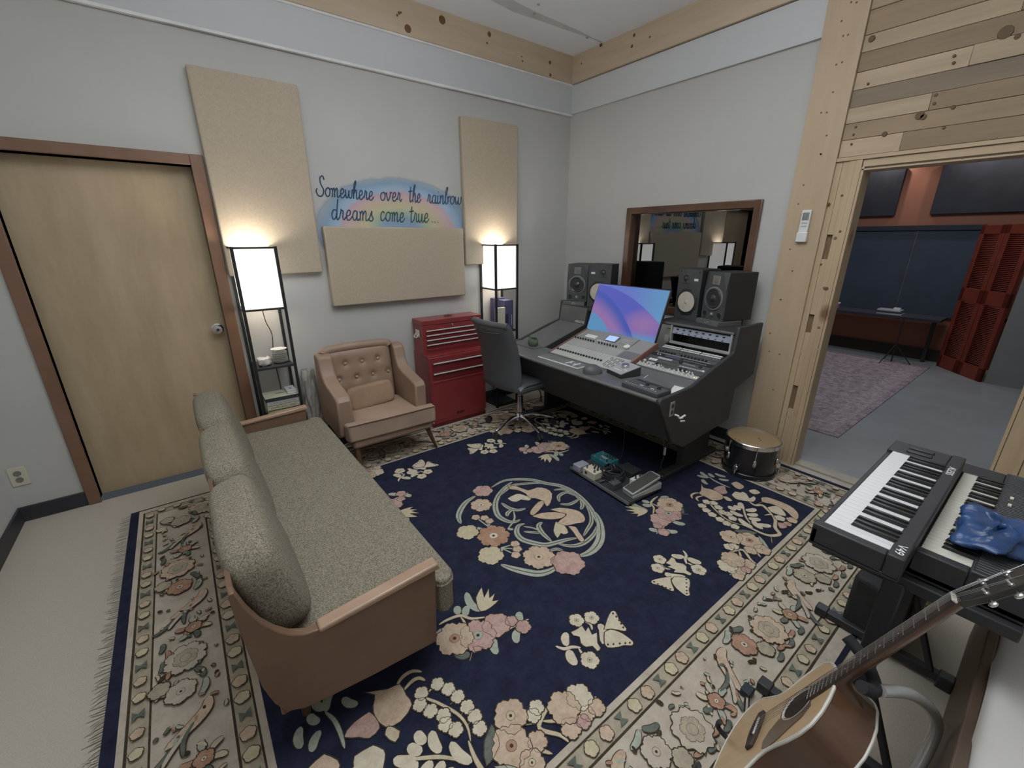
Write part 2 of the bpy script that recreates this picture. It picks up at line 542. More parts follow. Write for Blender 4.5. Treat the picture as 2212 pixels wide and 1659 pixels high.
# door 1: honey veneer slab in a stained casing
d1 = thing('door_1', None, None, (0, 0, 0), kind='structure')
cs = MB()
cs.box(-4.113, -4.052, -0.02, 0, 0, 2.078).box(-3.19, -3.122, -0.02, 0, 0, 2.078).box(-4.052, -3.19, -0.02, 0, 2.018, 2.078)
cs.box(-4.10, -4.06, -0.012, 0.1, 0, 2.03).box(-3.183, -3.15, -0.012, 0.1, 0, 2.03).box(-4.06, -3.183, -0.012, 0.1, 2.02, 2.03)
cs.build('casing', casing_m, d1, bevel=0.004)
bx(-4.058, -3.187, 0.078, 0.118, 0.012, 2.017).build('door_leaf', door_m, d1, bevel=0.002)
kb = MB().lathe([(0.034, 0), (0.034, 0.006), (0.016, 0.010), (0.014, 0.03), (0.028, 0.038), (0.032, 0.055), (0.026, 0.066), (0.010, 0.068)], (-3.238, 0.078, 1.01), 24, 0, (0, -1, 0))
kb.build('door_knob', chrome_m, d1)
MB().lathe([(0.009, 0), (0.009, .002)], (-3.238, 0.0095, 1.01), 12, 0, (0, -1, 0)).build('keyhole', blackmetal_m, d1)

# window 1: walnut frame, two panes, sill
w1 = thing('window_1', None, None, kind='structure')
fr = MB()
fr.box(-0.024, 0, WY0 - 0.045, WY0 + 0.012, WZ0 - 0.05, WZ1 + 0.045).box(-0.024, 0, WY1 - 0.012, WY1 + 0.045, WZ0 - 0.05, WZ1 + 0.045)
fr.box(-0.024, 0, WY0, WY1, WZ1 - 0.012, WZ1 + 0.045).box(-0.024, 0, WY0, WY1, WZ0 - 0.05, WZ0 + 0.012)
fr.box(-0.014, 0.1, WY0, WY0 + 0.014, WZ0, WZ1).box(-0.014, 0.1, WY1 - 0.014, WY1, WZ0, WZ1).box(-0.014, 0.1, WY0, WY1, WZ1 - 0.014, WZ1).box(-0.014, 0.1, WY0, WY1, WZ0, WZ0 + 0.014)
fr.build('window_frame', walnut_m, w1, bevel=0.007, seg=3)
gm, nt, b = nodes('studio glass')
for n in list(nt.nodes):
    if n.type != 'OUTPUT_MATERIAL': nt.nodes.remove(n)
tr = nt.nodes.new('ShaderNodeBsdfTransparent'); tr.inputs[0].default_value = (0.80, 0.84, 0.84, 1)
gl = nt.nodes.new('ShaderNodeBsdfGlossy'); gl.inputs['Roughness'].default_value = 0.0; gl.inputs[0].default_value = (0.95, 0.97, 1, 1)
fz = nt.nodes.new('ShaderNodeFresnel'); fz.inputs[0].default_value = 2.6
ms = nt.nodes.new('ShaderNodeMixShader')
nt.links.new(fz.outputs[0], ms.inputs[0]); nt.links.new(tr.outputs[0], ms.inputs[1]); nt.links.new(gl.outputs[0], ms.inputs[2])
nt.links.new([n for n in nt.nodes if n.type == 'OUTPUT_MATERIAL'][0].inputs[0], ms.outputs[0])
bx(0.05, 0.056, WY0 + 0.01, WY1 - 0.01, WZ0 + 0.01, WZ1 - 0.01).build('glass', gm, w1, smooth=False)
# etched studio sign stuck on the far side of the pane: it reads backwards from in here
frost = mat('frosted vinyl', (0.55, 0.55, 0.53), 0.6)
def WB(x, y, X=0.059):
    rr = ray(x, y); return CAM + rr * ((X - CAM.x) / rr.x)
a, b2 = WB(1578, 488), WB(1627, 468)
cy_, cz_ = (a.y + b2.y) / 2, (a.z + b2.z) / 2
ww, hh = abs(a.y - b2.y), 0.085
sg = thing('window_sticker', 'pale etched studio sign sticker with shield, reading backwards on the window glass', 'sticker', (0.060, cy_, cz_))
st = MB()
for y0, y1, z0, z1 in ((-ww / 2, ww / 2, -hh / 2, -hh / 2 + .003), (-ww / 2, ww / 2, hh / 2 - .003, hh / 2), (-ww / 2, -ww / 2 + .003, -hh / 2, hh / 2), (ww / 2 - .003, ww / 2, -hh / 2, hh / 2)):
    st.box(0, 0.001, y0, y1, z0, z1)
st.prism([(0, y * ww * .11, .016 + z * .036) for y, z in ((0, -1), (.7, -.6), (1, .1), (.75, .5), (1.05, .9), (.5, 1.15), (0, 1.0), (-.5, 1.15), (-1.05, .9), (-.75, .5), (-1, .1), (-.7, -.6))], (0.001, 0, 0))
st.lathe([(0.012, 0), (0.012, .001)], (0, ww * .38, .016), 14, 0, (1, 0, 0)).lathe([(0.011, 0), (0.011, .001)], (0, -ww * .38, .02), 14, 0, (1, 0, 0))
st.build('emblem', frost, sg, smooth=False)
text('20 LATI STUDIO', 0.03, frost, 'lettering', sg, frame((0, 0, -.024), (0, 1, 0), (0, 0, 1)), w=ww * .93)
text('66', 0.026, mat('dark vinyl', (0.1, 0.1, 0.1), 0.6), 'shield_number', sg, frame((-0.0012, 0, .012), (0, 1, 0), (0, 0, 1)), w=.022)

# ================================================================ THE LIVE ROOM BEYOND
grey_floor_m = mat('grey painted floor', (0.30, 0.31, 0.315), 0.35, var=0.10, vs=2.5)
orange_m = mat('burnt orange wall', (0.34, 0.135, 0.08), 0.65, var=0.05, vs=2)
lw_m = mat('grey live room wall', (0.24, 0.235, 0.225), 0.6, var=0.05)
FX = 4.63
struct(bx(0.0, FX + .1, -4.3, 1.5, -0.06, 0.0).build('floor_far', grey_floor_m, smooth=False))
struct(bx(0.1, FX + .1, -4.3, 1.5, 3.0, 3.06).build('ceiling_far', mat('dim ceiling', (0.35, 0.22, 0.16), 0.8), smooth=False))
struct(bx(FX, FX + .06, -4.3, 1.5, 0, 3.0).build('wall_far', orange_m, smooth=False))
struct(bx(0.1, FX, 1.44, 1.5, 0, 3.0).build('wall_far_left', orange_m, smooth=False))
struct(bx(3.85, FX, -4.3, -3.085, 0, 3.0).build('wall_far_right', lw_m, smooth=False))
struct(bx(0.1, FX, -4.36, -4.3, 0, 3.0).build('wall_far_front', lw_m, smooth=False))
struct(bx(FX - .02, FX, -2.62, 1.44, 0, 0.165).build('baseboard_far', mat('dark skirting', (0.028, 0.024, 0.018), 0.6), bevel=.003))
struct(bx(0.0, 0.1, -3.43, -2.505, 0, 0.014).build('trim_12', mat('pale threshold', (0.40, 0.36, 0.29), 0.5), bevel=.003))
dark_felt = mat('dark absorber felt', (0.028, 0.03, 0.042), 0.9, var=0.15, bs=0.1, bscale=300)
blue_felt = mat('blue black quilted board', (0.045, 0.058, 0.085), 0.85, var=0.12, vs=3)
for (y0, y1, lb) in ((-1.685, -0.95, 'dark fabric absorber panel high on the far orange wall, the left one through the doorway'), (-3.07, -2.045, 'wide dark absorber panel high on the far orange wall, the right one through the doorway')):
    tag(bx(FX - .06, FX - .002, y0, max(y1, -9), 1.895, 2.50).build('acoustic_panel', dark_felt, bevel=.006), lb, 'acoustic panel', 'dark panels on the far orange wall')
bd = tag(thing('blue_board', None, None), 'huge blue black padded board covering the middle of the far orange wall', 'wall board')
bx(FX - .05, FX, -2.60, -0.6, 0.60, 1.70).build('board', blue_felt, bd, bevel=.005)
bx(FX - .07, FX, -2.60, -0.6, 1.70, 1.765).build('top_rail', dark_felt, bd, bevel=.004)
bx(FX - .055, FX - .049, -1.985, -1.975, 0.61, 1.70).build('seam', mat('seam', (0.1, 0.1, 0.1), 0.8), bd)
# far table with boxes
tb = thing('far_table', 'long dark shelf table against the blue board in the far room', 'table', (4.36, -1.75, 0))
bx(-.22, .19, -.78, .95, .585, .62).build('table_top', dark_felt, tb, bevel=.004)
bx(.1, .14, -.7, -.66, 0, .585).build('leg', blackmetal_m, tb); bx(.1, .14, .8, .84, 0, .585).build('leg', blackmetal_m, tb)
bq = thing('pink_box', 'small purple tub with a white lid on the far table', 'tub', (4.28, -1.36, .62))
bx(-.03, .03, -.04, .04, 0, .07).build('tub', mat('purple', (0.30, 0.12, 0.30), 0.5), bq, bevel=.006)
bx(-.032, .032, -.042, .042, .07, .09).build('lid', white_m, bq, bevel=.004)
ub = thing('stacked_books', 'low stack of blue grey folders with a white pad on the far table', 'folders', (4.28, -1.99, .62))
for k in range(3): bx(-.09, .09, -.14 + .01 * k, .13, k * .022, k * .022 + .019).build('folder', [silver_m, blue_felt][k % 2], ub, bevel=.002)
bx(-.03, .03, -.10, -.03, .066, .09).build('pad', white_m, ub)
ms_ = thing('music_stand', 'thin black folding stand on the far purple rug', 'stand', (4.1, -2.18, 0))
MB().tube([(0, 0, 0.02), (0.02, 0, .62)], .008, 8).build('pole', blackmetal_m, ms_)
for k in range(3):
    an = k * 2.1 + .6
    MB().tube([(0, 0, .25), (.2 * math.cos(an), .2 * math.sin(an), .008)], .006, 6).build('leg', blackmetal_m, ms_)
# purple rug
pr = MB().box(.78, 4.2, -2.56, -.2, 0, .008, 0).box(.84, 4.14, -2.50, -.26, .008, .009, 1).box(1.0, 3.98, -2.34, -.42, .009, .010, 0)
prm = fabric('mauve rug', (0.17, 0.125, 0.145), (0.42, 0.35, 0.37), 14, bs=.2, fine=8)
prm2 = fabric('mauve rug border', (0.22, 0.16, 0.18), (0.46, 0.39, 0.41), 22, bs=.2, fine=8)
tag(pr.build('purple_rug', [prm, prm2]), 'faded mauve patterned rug on the grey floor of the far room', 'rug')
# red louvred doors
def slat_door(w_, h_, label):
    t = thing('louvred_door', label, 'door', kind=None, group=None)
    red = MATS.get('red stain') or mat('red stain', (0.20, 0.035, 0.02), 0.5, var=.15)
    f = MB().box(-.02, .02, 0, .06, 0, h_).box(-.02, .02, w_ - .06, w_, 0, h_).box(-.02, .02, 0, w_, 0, .16).box(-.02, .02, 0, w_, .86, 1.02).box(-.02, .02, 0, w_, h_ - .1, h_)
    f.build('frame', red, t, bevel=.003)
    s2 = MB()
    for z0, z1 in ((.17, .85), (1.03, h_ - .11)):
        z = z0
        while z < z1:
            s2.add([(-.014, .05, z), (.014, .05, z + .019), (.014, w_ - .05, z + .019), (-.014, w_ - .05, z)], [(0, 1, 2, 3)])
            z += .020
    s2.build('louvres', red, t, solid=.006)
    return t
A1 = Vector((4.40, -2.60)); B1 = Vector((3.86, -3.06))
dv = (B1 - A1) / 2
ag = math.atan2(dv.y, dv.x) - PI / 2
t = slat_door(dv.length - .01, 1.75, 'red louvred folding door leaf nearest the blue board'); t.location = (A1.x, A1.y, 0); t.rotation_euler = (0, 0, ag); t['group'] = 'red louvred folding doors'
t2 = dup(t, (A1.x + dv.x, A1.y + dv.y, 0), ag, 'red louvred folding door leaf with the dark knob, right of its twin')
MB().lathe([(.012, 0), (.012, .03), (.026, .04), (.02, .055)], (-.02, dv.length - .07, .72), 12, 0, (-1, 0, 0)).build('knob', blackmetal_m, t2)

# ================================================================ WALL THINGS
def apanel(x0, x1, z0, z1, d, label):
    t = thing('acoustic_panel', label, 'acoustic panel', ((x0 + x1) / 2, 0, z0), group='linen acoustic panels on the mural wall')
    h = (x1 - x0) / 2
    bx(-h, h, -d, -0.003, 0, z1 - z0).build('linen_cover', linen_m, t, bevel=.010, seg=3)
    return t
apanel(-3.115, -2.525, 1.36, 2.542, .05, 'tall linen acoustic panel right of the door, above the left floor lamp')
apanel(-2.485, -1.315, 1.106, 1.682, .065, 'wide linen acoustic panel under the painted lettering')
apanel(-1.29, -0.700, 1.372, 2.552, .05, 'tall linen acoustic panel near the room corner, above the right floor lamp')

# mural: paint with its own colours that fades into the wall
mm, nt, b = nodes('rainbow paint')
tc = nt.nodes.new('ShaderNodeTexCoord'); sp = nt.nodes.new('ShaderNodeSeparateXYZ')
nt.links.new(tc.outputs['Object'], sp.inputs[0])
def mth(op, a_, b_=None, c_=None):
    n = nt.nodes.new('ShaderNodeMath'); n.operation = op
    for i, q in enumerate((a_, b_, c_)):
        if q is None: continue
        if isinstance(q, (int, float)): n.inputs[i].default_value = q
        else: nt.links.new(q, n.inputs[i])
    return n.outputs[0]
ex = mth('DIVIDE', sp.outputs[0], 0.68); ez = mth('DIVIDE', sp.outputs[2], 0.40)
rr_ = mth('SQRT', mth('ADD', mth('MULTIPLY', ex, ex), mth('MULTIPLY', ez, ez)))
nz = noise(nt, tc.outputs['Object'], 5, 4)
rad = mth('ADD', rr_, mth('MULTIPLY', mth('SUBTRACT', nz, 0.5), 0.10))
W4 = lambda a_, b_, c_: (a_, b_, c_, 1)
colr = ramp(nt, rad, [(0.0, W4(.30, .42, .58)), (0.22, W4(.30, .43, .60)), (0.34, W4(.47, .56, .42)), (0.44, W4(.66, .60, .38)), (0.55, W4(.66, .55, .40)), (0.64, W4(.68, .50, .50)), (0.70, W4(.62, .44, .50)), (0.74, W4(.42, .55, .68)), (0.86, W4(.30, .47, .66)), (1.0, W4(.45, .56, .66))])
nt.links.new(colr, b.inputs['Base Color'])
b.inputs['Roughness'].default_value = .6
al = ramp(nt, rad, [(0.0, W4(.85, .85, .85)), (0.80, W4(.9, .9, .9)), (0.95, W4(.5, .5, .5)), (1.12, W4(0, 0, 0))])
n = nt.nodes.new('ShaderNodeRGBToBW'); nt.links.new(al, n.inputs[0])
nt.links.new(n.outputs[0], b.inputs['Alpha'])
mu = thing('mural', 'painted rainbow with blue sky and handwritten dark blue words on the wall', 'mural', (-1.86, -0.001, 1.66))
pm_ = MB().add([(-.75, 0, -.36), (.66, 0, -.36), (.66, 0, .5), (-.75, 0, .5)], [(0, 1, 2, 3)])
o = pm_.build('rainbow_painting', mm, mu, smooth=False)
ink = mat('dark blue lettering paint', (0.015, 0.06, 0.14), 0.5)
ink2 = mat('green blue lettering paint', (0.03, 0.09, 0.08), 0.5)
G = {
'S': (1.15, [[(1.05, 1.75), (.85, 2.15), (.5, 1.9), (.62, 1.25), (.98, .65), (.75, .05), (.25, .05), (.0, .5), (.12, .8)]]),
'o': (.85, [[(.5, .98), (.18, .85), (.04, .4), (.28, .02), (.58, .2), (.66, .7), (.5, .98), (.68, .8), (.9, .95)]]),
'm': (1.15, [[(.0, .9), (.12, .8), (.1, .0)], [(.1, .55), (.3, .98), (.42, .8), (.42, .0)], [(.43, .55), (.68, 1.0), (.8, .8), (.8, .12), (.95, .02), (1.12, .25)]]),
'e': (.75, [[(.05, .4), (.45, .55), (.5, .9), (.28, 1.0), (.08, .6), (.15, .08), (.42, .02), (.75, .4)]]),
'w': (1.05, [[(.0, .95), (.06, .3), (.22, .02), (.42, .3), (.5, .9)], [(.5, .9), (.52, .25), (.7, .02), (.92, .3), (.95, .95), (1.05, .85)]]),
'h': (.85, [[(.1, .0), (.14, 1.4), (.34, 2.0), (.42, 1.7), (.13, .8)], [(.12, .5), (.38, 1.0), (.52, .75), (.52, .1), (.68, .0), (.85, .25)]]),
'r': (.7, [[(.0, .2), (.16, .95), (.12, 1.08)], [(.14, .92), (.38, .88), (.36, .25), (.5, .02), (.7, .3)]]),
'v': (.8, [[(.0, .95), (.1, .4), (.25, .0), (.5, .5), (.55, 1.0), (.8, .9)]]),
't': (.6, [[(.22, 1.7), (.16, .3), (.3, .0), (.55, .25)], [(-.12, 1.15), (.5, 1.25)]]),
'a': (.8, [[(.55, .9), (.22, .95), (.04, .45), (.2, .02), (.45, .2), (.56, .92), (.54, .2), (.66, .0), (.8, .2)]]),
'i': (.4, [[(.08, .95), (.08, .2), (.2, .0), (.4, .25)], [(.16, 1.38), (.17, 1.42)]]),
'n': (.85, [[(.0, .95), (.12, .85), (.1, .0)], [(.1, .5), (.38, 1.0), (.52, .8), (.52, .12), (.65, .0), (.85, .3)]]),
'b': (.85, [[(.05, .8), (.35, 1.6), (.3, 2.0), (.12, 1.6), (.06, .4), (.25, .0), (.52, .35), (.42, .85), (.6, .8), (.85, .95)]]),
'd': (.9, [[(.55, .9), (.22, .95), (.04, .45), (.2, .02), (.45, .2), (.6, .9), (.68, 2.0)], [(.6, .9), (.58, .2), (.7, .0), (.9, .25)]]),
's': (.65, [[(.0, .1), (.35, 1.05), (.34, .6), (.52, .25), (.3, .0), (.05, .1)]]),
'c': (.7, [[(.55, .8), (.35, 1.0), (.1, .7), (.1, .2), (.35, .0), (.7, .35)]]),
'u': (.85, [[(.0, .95), (.03, .25), (.2, .0), (.42, .3), (.5, .95)], [(.5, .95), (.52, .2), (.66, .0), (.85, .25)]]),
'.': (.35, [[(.1, .02), (.12, .06)]])}
def WA(x, y, Y=0.0):
    q = ray(x, y); return CAM + q * ((Y - CAM.y) / q.y)
def word(txt, pa, pb, xh, m):
    a, b_ = WA(*pa), WA(*pb)
    tot = sum(G[c][0] for c in txt)
    sx = (b_.x - a.x) / tot
    mb = MB(); cur = 0
    for ch in txt:
        wd, strokes = G[ch]
        for k, s_ in enumerate(strokes):
            pts = []
            for (u, v) in s_:
                X = a.x + (cur + u) * sx + v * xh * .12; Z = a.z + (b_.z - a.z) * cur / tot + v * xh
                pts.append((X + 1.86, -0.0015, Z - 1.66))
            mb.tube(smooth_path(pts, 4), .0042 if len(s_) > 2 else .005, 6)
        cur += wd
    mb.build('painted_word', m, mu)
word('Somewhere', (683, 423), (807, 433), .062, ink)
word('over', (821, 433), (868, 435), .062, ink)
word('the', (883, 436), (909, 438), .066, ink)
word('rainbow', (923, 439), (996, 442), .066, ink)
word('dreams', (716, 474), (808, 478), .070, ink)
word('come', (821, 477), (874, 480), .070, ink2)
word('true', (885, 480), (926, 480), .070, ink2)
word('...', (931, 480), (950, 481), .070, ink2)

# outlet on the back wall
def outlet(name, label, loc, rz, m):
    t = thing(name, label, 'outlet', loc, rz)
    bx(-.037, .037, -.006, 0, -.058, .058).build('cover_plate', m, t, bevel=.003)
    for z in (-.02, .02): MB().lathe([(.0165, 0), (.0165, .002)], (0, -.006, z), 16, 0, (0, -1, 0)).build('receptacle', mat('ivory insert', (.2, .19, .17), .5), t)
    return t
outlet('wall_outlet', 'ivory double power outlet low on the wall left of the door', (-4.348, 0, .287), 0, cream_m)
hk = thing('wall_hook', 'small metal hook on the left wall', 'hook', (-4.404, -.06, .66))
MB().tube([(0, 0, .03), (.02, 0, .028), (.04, 0, .01), (.038, 0, -.012), (.02, 0, -.02)], .004, 8).build('hook', steel_m, hk)
bx(0, .004, -.015, .015, 0, .06).build('plate', steel_m, hk, bevel=.001)
# air conditioner remote on the post
rm = thing('remote_control', 'white air conditioner remote in a holder on the pine post', 'remote control', (-.04, -2.272, 1.675), rot=(0, 0, 0))
bx(-.022, 0, -.027, .027, -.098, .098).build('body', white_m, rm, bevel=.004)
bx(-.024, -.02, -.019, .019, .035, .082).build('screen', mat('remote screen', (.22, .25, .23), .3), rm, bevel=.001)
bx(-.028, -.0, -.031, .031, -.10, -.04).build('holder', white_m, rm, bevel=.004)
for i in range(3):
    for j in range(2): MB().lathe([(.005, 0), (.005, .002)], (-.022, -.012 + .012 * i, .018 - .02 * j), 8, 0, (-1, 0, 0)).build('button', silver_m, rm)

# ================================================================ RUG
navy = fabric('navy wool', (0.014, 0.016, 0.034), (0.026, 0.030, 0.058), 14, bs=.35, fine=8)
creamw = fabric('cream wool', (0.42, 0.36, 0.285), (0.56, 0.49, 0.40), 9, bs=.35, fine=8)
guardw = fabric('tan wool', (0.34, 0.295, 0.22), (0.46, 0.40, 0.30), 30, bs=.35, fine=6)
outl = fabric('dark brown wool line', (0.045, 0.035, 0.022), (0.075, 0.06, 0.04), 60, bs=.3)
sage = fabric('sage wool', (0.32, 0.35, 0.29), (0.43, 0.45, 0.37), 40, bs=.3)
peach = fabric('peach wool', (0.46, 0.34, 0.24), (0.60, 0.47, 0.35), 30, bs=.3)
pinkw = fabric('rose wool', (0.40, 0.25, 0.22), (0.54, 0.37, 0.32), 30, bs=.3)
terra = fabric('terracotta wool', (0.34, 0.19, 0.13), (0.46, 0.28, 0.19), 30, bs=.3)
yell = fabric('straw wool', (0.48, 0.41, 0.27), (0.60, 0.52, 0.37), 30, bs=.3)
ivory = fabric('ivory wool', (0.55, 0.48, 0.36), (0.66, 0.59, 0.46), 30, bs=.3)
teal = fabric('grey green wool', (0.10, 0.12, 0.10), (0.16, 0.18, 0.15), 30, bs=.3)
NV, CR, GU, OU, SA, PE, PI_, TE, YE, IV, TL = range(11)
rugmats = [navy, creamw, guardw, outl, sage, peach, pinkw, terra, yell, ivory, teal]
rx0, rx1, ry0, ry1 = -3.895, -0.09, -3.28, -0.31       # outer edge
fx0, fx1, fy0, fy1 = -3.445, -0.54, -2.83, -0.68       # navy field
RCX, RCY = (fx0 + fx1) / 2, (fy0 + fy1) / 2
rg = thing('area_rug', 'large navy rug with a bird medallion, cream flowered border and white fringe', 'rug', (0, 0, 0))
rb = MB()
rb.box(rx0, rx1, ry0, ry1, 0.0, .010, NV)
LAY = [.010]
def rect(k, m):          # k: 0 at the outer edge .. 1 at the field
    LAY[0] += .0004
    ky = .035 if k == .09 else k
    x0 = rx0 + (fx0 - rx0) * k; x1 = rx1 + (fx1 - rx1) * k; y0 = ry0 + (fy0 - ry0) * ky; y1 = ry1 + (fy1 - ry1) * ky
    z = LAY[0]
    rb.add([(x0, y0, z), (x1, y0, z), (x1, y1, z), (x0, y1, z)], [(0, 1, 2, 3)], m)
for k, m in ((.09, CR), (.135, OU), (.155, GU), (.275, OU), (.29, CR), (.79, OU), (.808, GU), (.935, OU), (.95, CR), (1.0, NV)): rect(k, m)
Z0 = LAY[0] + .0006
zz = [Z0]
def clipin(p): return p
def poly(pts, m, edge=.0035, k=0, dz=0.0, em=OU):
    if k: pts = [(q.x, q.y) for q in smooth_path([(a[0], a[1], 0) for a in list(pts) + [pts[0]]], k)][:-1]
    n_ = len(pts)
    if n_ < 3: return
    zz[0] += 2e-6
    z = zz[0] + dz
    A2 = sum(pts[i][0] * pts[(i + 1) % n_][1] - pts[(i + 1) % n_][0] * pts[i][1] for i in range(n_))
    if A2 < 0: pts = list(reversed(pts))
    rb.add([(p[0], p[1], z + .0012) for p in pts], [list(range(n_))], m)
    if edge:
        vs, fs = [], []
        for i in range(n_):
            a, c, b_ = Vector(pts[i - 1]), Vector(pts[i]), Vector(pts[(i + 1) % n_])
            t_ = (b_ - a); t_ = t_.normalized() if t_.length > 1e-9 else Vector((1, 0))
            nn = Vector((t_.y, -t_.x))
            vs += [(c.x - nn.x * edge * .2, c.y - nn.y * edge * .2, z + .0014), (c.x + nn.x * edge, c.y + nn.y * edge, z + .0010)]
        for i in range(n_):
            j = (i + 1) % n_
            fs.append((2 * i, 2 * i + 1, 2 * j + 1, 2 * j))
        rb.add(vs, fs, em)
def stroke(pts, w_, m, edge=.003, taper=True, line=False, k=4):
    pts = [Vector((p.x, p.y)) for p in smooth_path([(a[0], a[1], 0) for a in pts], k)]
    n_ = len(pts)
    if n_ < 2: return
    zz[0] += 2e-6
    def rib(hw, z, mm_):
        vs, fs = [], []
        for i, c in enumerate(pts):
            t_ = pts[min(i + 1, n_ - 1)] - pts[max(i - 1, 0)]
            t_ = t_.normalized() if t_.length > 1e-9 else Vector((1, 0))
            nn = Vector((t_.y, -t_.x))
            h = hw(i / (n_ - 1))
            vs += [(c.x - nn.x * h, c.y - nn.y * h, z), (c.x + nn.x * h, c.y + nn.y * h, z)]
        for i in range(n_ - 1): fs.append((2 * i, 2 * i + 1, 2 * i + 3, 2 * i + 2))
        rb.add(vs, fs, mm_)
    prof = (lambda t: max(.12, math.sin(PI * min(1, max(0, t))) ** .45)) if taper else (lambda t: 1.0)
    if edge: rib(lambda t: w_ / 2 * prof(t) + edge, zz[0], OU)
    rib(lambda t: w_ / 2 * prof(t), zz[0] + .0008, m)
    if line: rib(lambda t: .0022 * prof(t), zz[0] + .0016, OU)
def flower(c, r, m, n_=6, cm=None, rot=0.3, edge=.0035, T=None):
    pts = []
    N = n_ * 8
    for i in range(N):
        a = 2 * PI * i / N
        q = r * (0.80 + 0.20 * abs(math.sin(n_ * a / 2 + rot)) ** .6 + .04 * math.sin(n_ * 3 * a))
        pts.append((c[0] + q * math.cos(a), c[1] + q * math.sin(a)))
    poly(pts, m, edge)
    for i in range(n_):
        a = 2 * PI * (i - rot / PI) / n_
        stroke([(c[0] + math.cos(a) * r * q, c[1] + math.sin(a) * r * q) for q in (.32, .55, .78)], .0022, OU, 0, False, k=1)
    if cm is not None:
        poly([(c[0] + r * .27 * math.cos(2 * PI * i / 10), c[1] + r * .27 * math.sin(2 * PI * i / 10)) for i in range(10)], cm, .002)
        poly([(c[0] + r * .10 * math.cos(2 * PI * i / 6), c[1] + r * .10 * math.sin(2 * PI * i / 6)) for i in range(6)], OU, 0)
def leaf(a, b_, w_, m=SA, line=False): stroke([a, ((a[0] + b_[0]) / 2 + (b_[1] - a[1]) * .12, (a[1] + b_[1]) / 2 - (b_[0] - a[0]) * .12), b_], w_, m, line=line)
def bud(c, r, m=IV, n_=5): flower(c, r, m, n_, None, .4)

class Tr:     # traced in a zoomed crop of the photo, laid on the floor, optionally mirrored about the rug's middle
    def __init__(s, ox, oy, sc, mx=False, my=False, lim=True):
        s.a = (ox, oy, sc, mx, my)
    def __call__(s, *q):
        ox, oy, sc, mx, my = s.a
        out = []
        for p in q:
            P = FL(ox + p[0] / sc, oy + p[1] / sc, .012)
            x, y = P
            if mx: x = 2 * RCX - x
            if my: y = 2 * RCY - y
            out.append((x, y))
        return out
def S2(*f): return [(f[i], f[i + 1]) for i in range(0, len(f), 2)]

# medallion
T = Tr(960, 960, 4.096)
def ST(w_, m, *f, line=True): stroke(T(*S2(*f)), w_, m, line=line)
ST(.036, SA, 415, 385, 520, 327, 640, 312, 780, 318, 900, 348, 1020, 368, 1120, 412, 1210, 478, 1290, 565, 1330, 640, 1350, 700)
ST(.048, SA, 1330, 600, 1375, 700, 1382, 820, 1345, 905, 1275, 965, 1190, 992)
ST(.036, SA, 275, 460, 200, 508, 150, 570, 125, 640, 145, 705)
ST(.034, SA, 600, 335, 540, 380, 478, 455, 450, 540, 470, 625, 530, 672, 610, 692, 672, 668)
ST(.026, SA, 900, 350, 800, 345, 700, 352, 600, 368, 530, 420, 470, 470)
ST(.028, SA, 505, 520, 560, 560, 640, 585, 722, 570)
ST(.012, SA, 610, 590, 622, 650, 600, 700, 565, 745, line=False)
ST(.026, SA, 600, 580, 560, 610, 555, 640)
ST(.036, SA, 710, 705, 655, 725, 640, 785, 685, 842, 785, 875, 890, 893, 990, 872, 1090, 845, 1175, 832)
ST(.028, SA, 1000, 882, 1120, 903, 1230, 878, 1320, 800, 1352, 720)
ST(.030, SA, 865, 690, 832, 725, 868, 790, 950, 865)
ST(.020, SA, 700, 775, 790, 782, 850, 788)
ST(.012, SA, 700, 730, 790, 745, 850, 775, line=False)
ST(.042, SA, 500, 1068, 600, 1102, 720, 1132, 830, 1148, 930, 1125, 1005, 1080)
ST(.026, SA, 965, 408, 1060, 402, 1160, 450, 1200, 500)
ST(.026, SA, 1160, 458, 1080, 428, 1012, 462, 1018, 512)
ST(.026, SA, 1022, 530, 1110, 532, 1190, 488)
ST(.026, SA, 1205, 500, 1222, 540, 1205, 580)
ST(.024, SA, 1245, 520, 1290, 610, 1300, 690, 1262, 760, 1230, 815)
ST(.022, SA, 920, 950, 990, 930, 1050, 945)
flower(*T((340, 415)), .066, PI_, 6, None); flower(*T((325, 540)), .068, PE, 7, IV)
flower(*T((435, 812)), .092, TE, 8, IV); flower(*T((205, 780)), .064, YE, 5, None); flower(*T((410, 985)), .070, YE, 5, None)
flower(*T((835, 1000)), .086, PE, 7, YE); flower(*T((1092, 1050)), .088, PI_, 6, None, rot=.9)
for q in ((278, 650), (355, 655), (398, 682), (625, 885), (645, 930), (632, 982)):
    c = T(q)[0]; e = T((400, 740) if q[1] < 800 else (500, 920))[0]
    stroke([c, e], .008, SA, .002, False)
    bud(c, .026, PE)
for q in ((290, 740), (470, 930), (560, 745)): leaf(*T(q, (q[0] + 50, q[1] + 10)), .020)
P = lambda m, *f, k=2, edge=.0035: poly(T(*S2(*f)), m, edge, k)
P(PE, 560, 365, 640, 375, 740, 412, 820, 386, 900, 396, 952, 440, 938, 520, 905, 552, 872, 505, 800, 480, 750, 480, 720, 440, 640, 405, 580, 400)
P(IV, 560, 482, 640, 442, 700, 452, 765, 482, 740, 502, 680, 492, 640, 512, 590, 505)
P(PE, 880, 500, 830, 515, 775, 575, 758, 615, 785, 632, 835, 590, 880, 530)
P(PE, 938, 580, 1020, 565, 1130, 578, 1200, 602, 1242, 650, 1232, 692, 1160, 705, 1080, 722, 1000, 700, 1060, 650, 1080, 620, 1000, 600)
P(PE, 778, 640, 860, 612, 980, 604, 1070, 622, 1040, 655, 950, 668, 850, 660)
P(PE, 1095, 728, 1160, 735, 1190, 780, 1238, 850, 1212, 868, 1180, 840, 1140, 780)
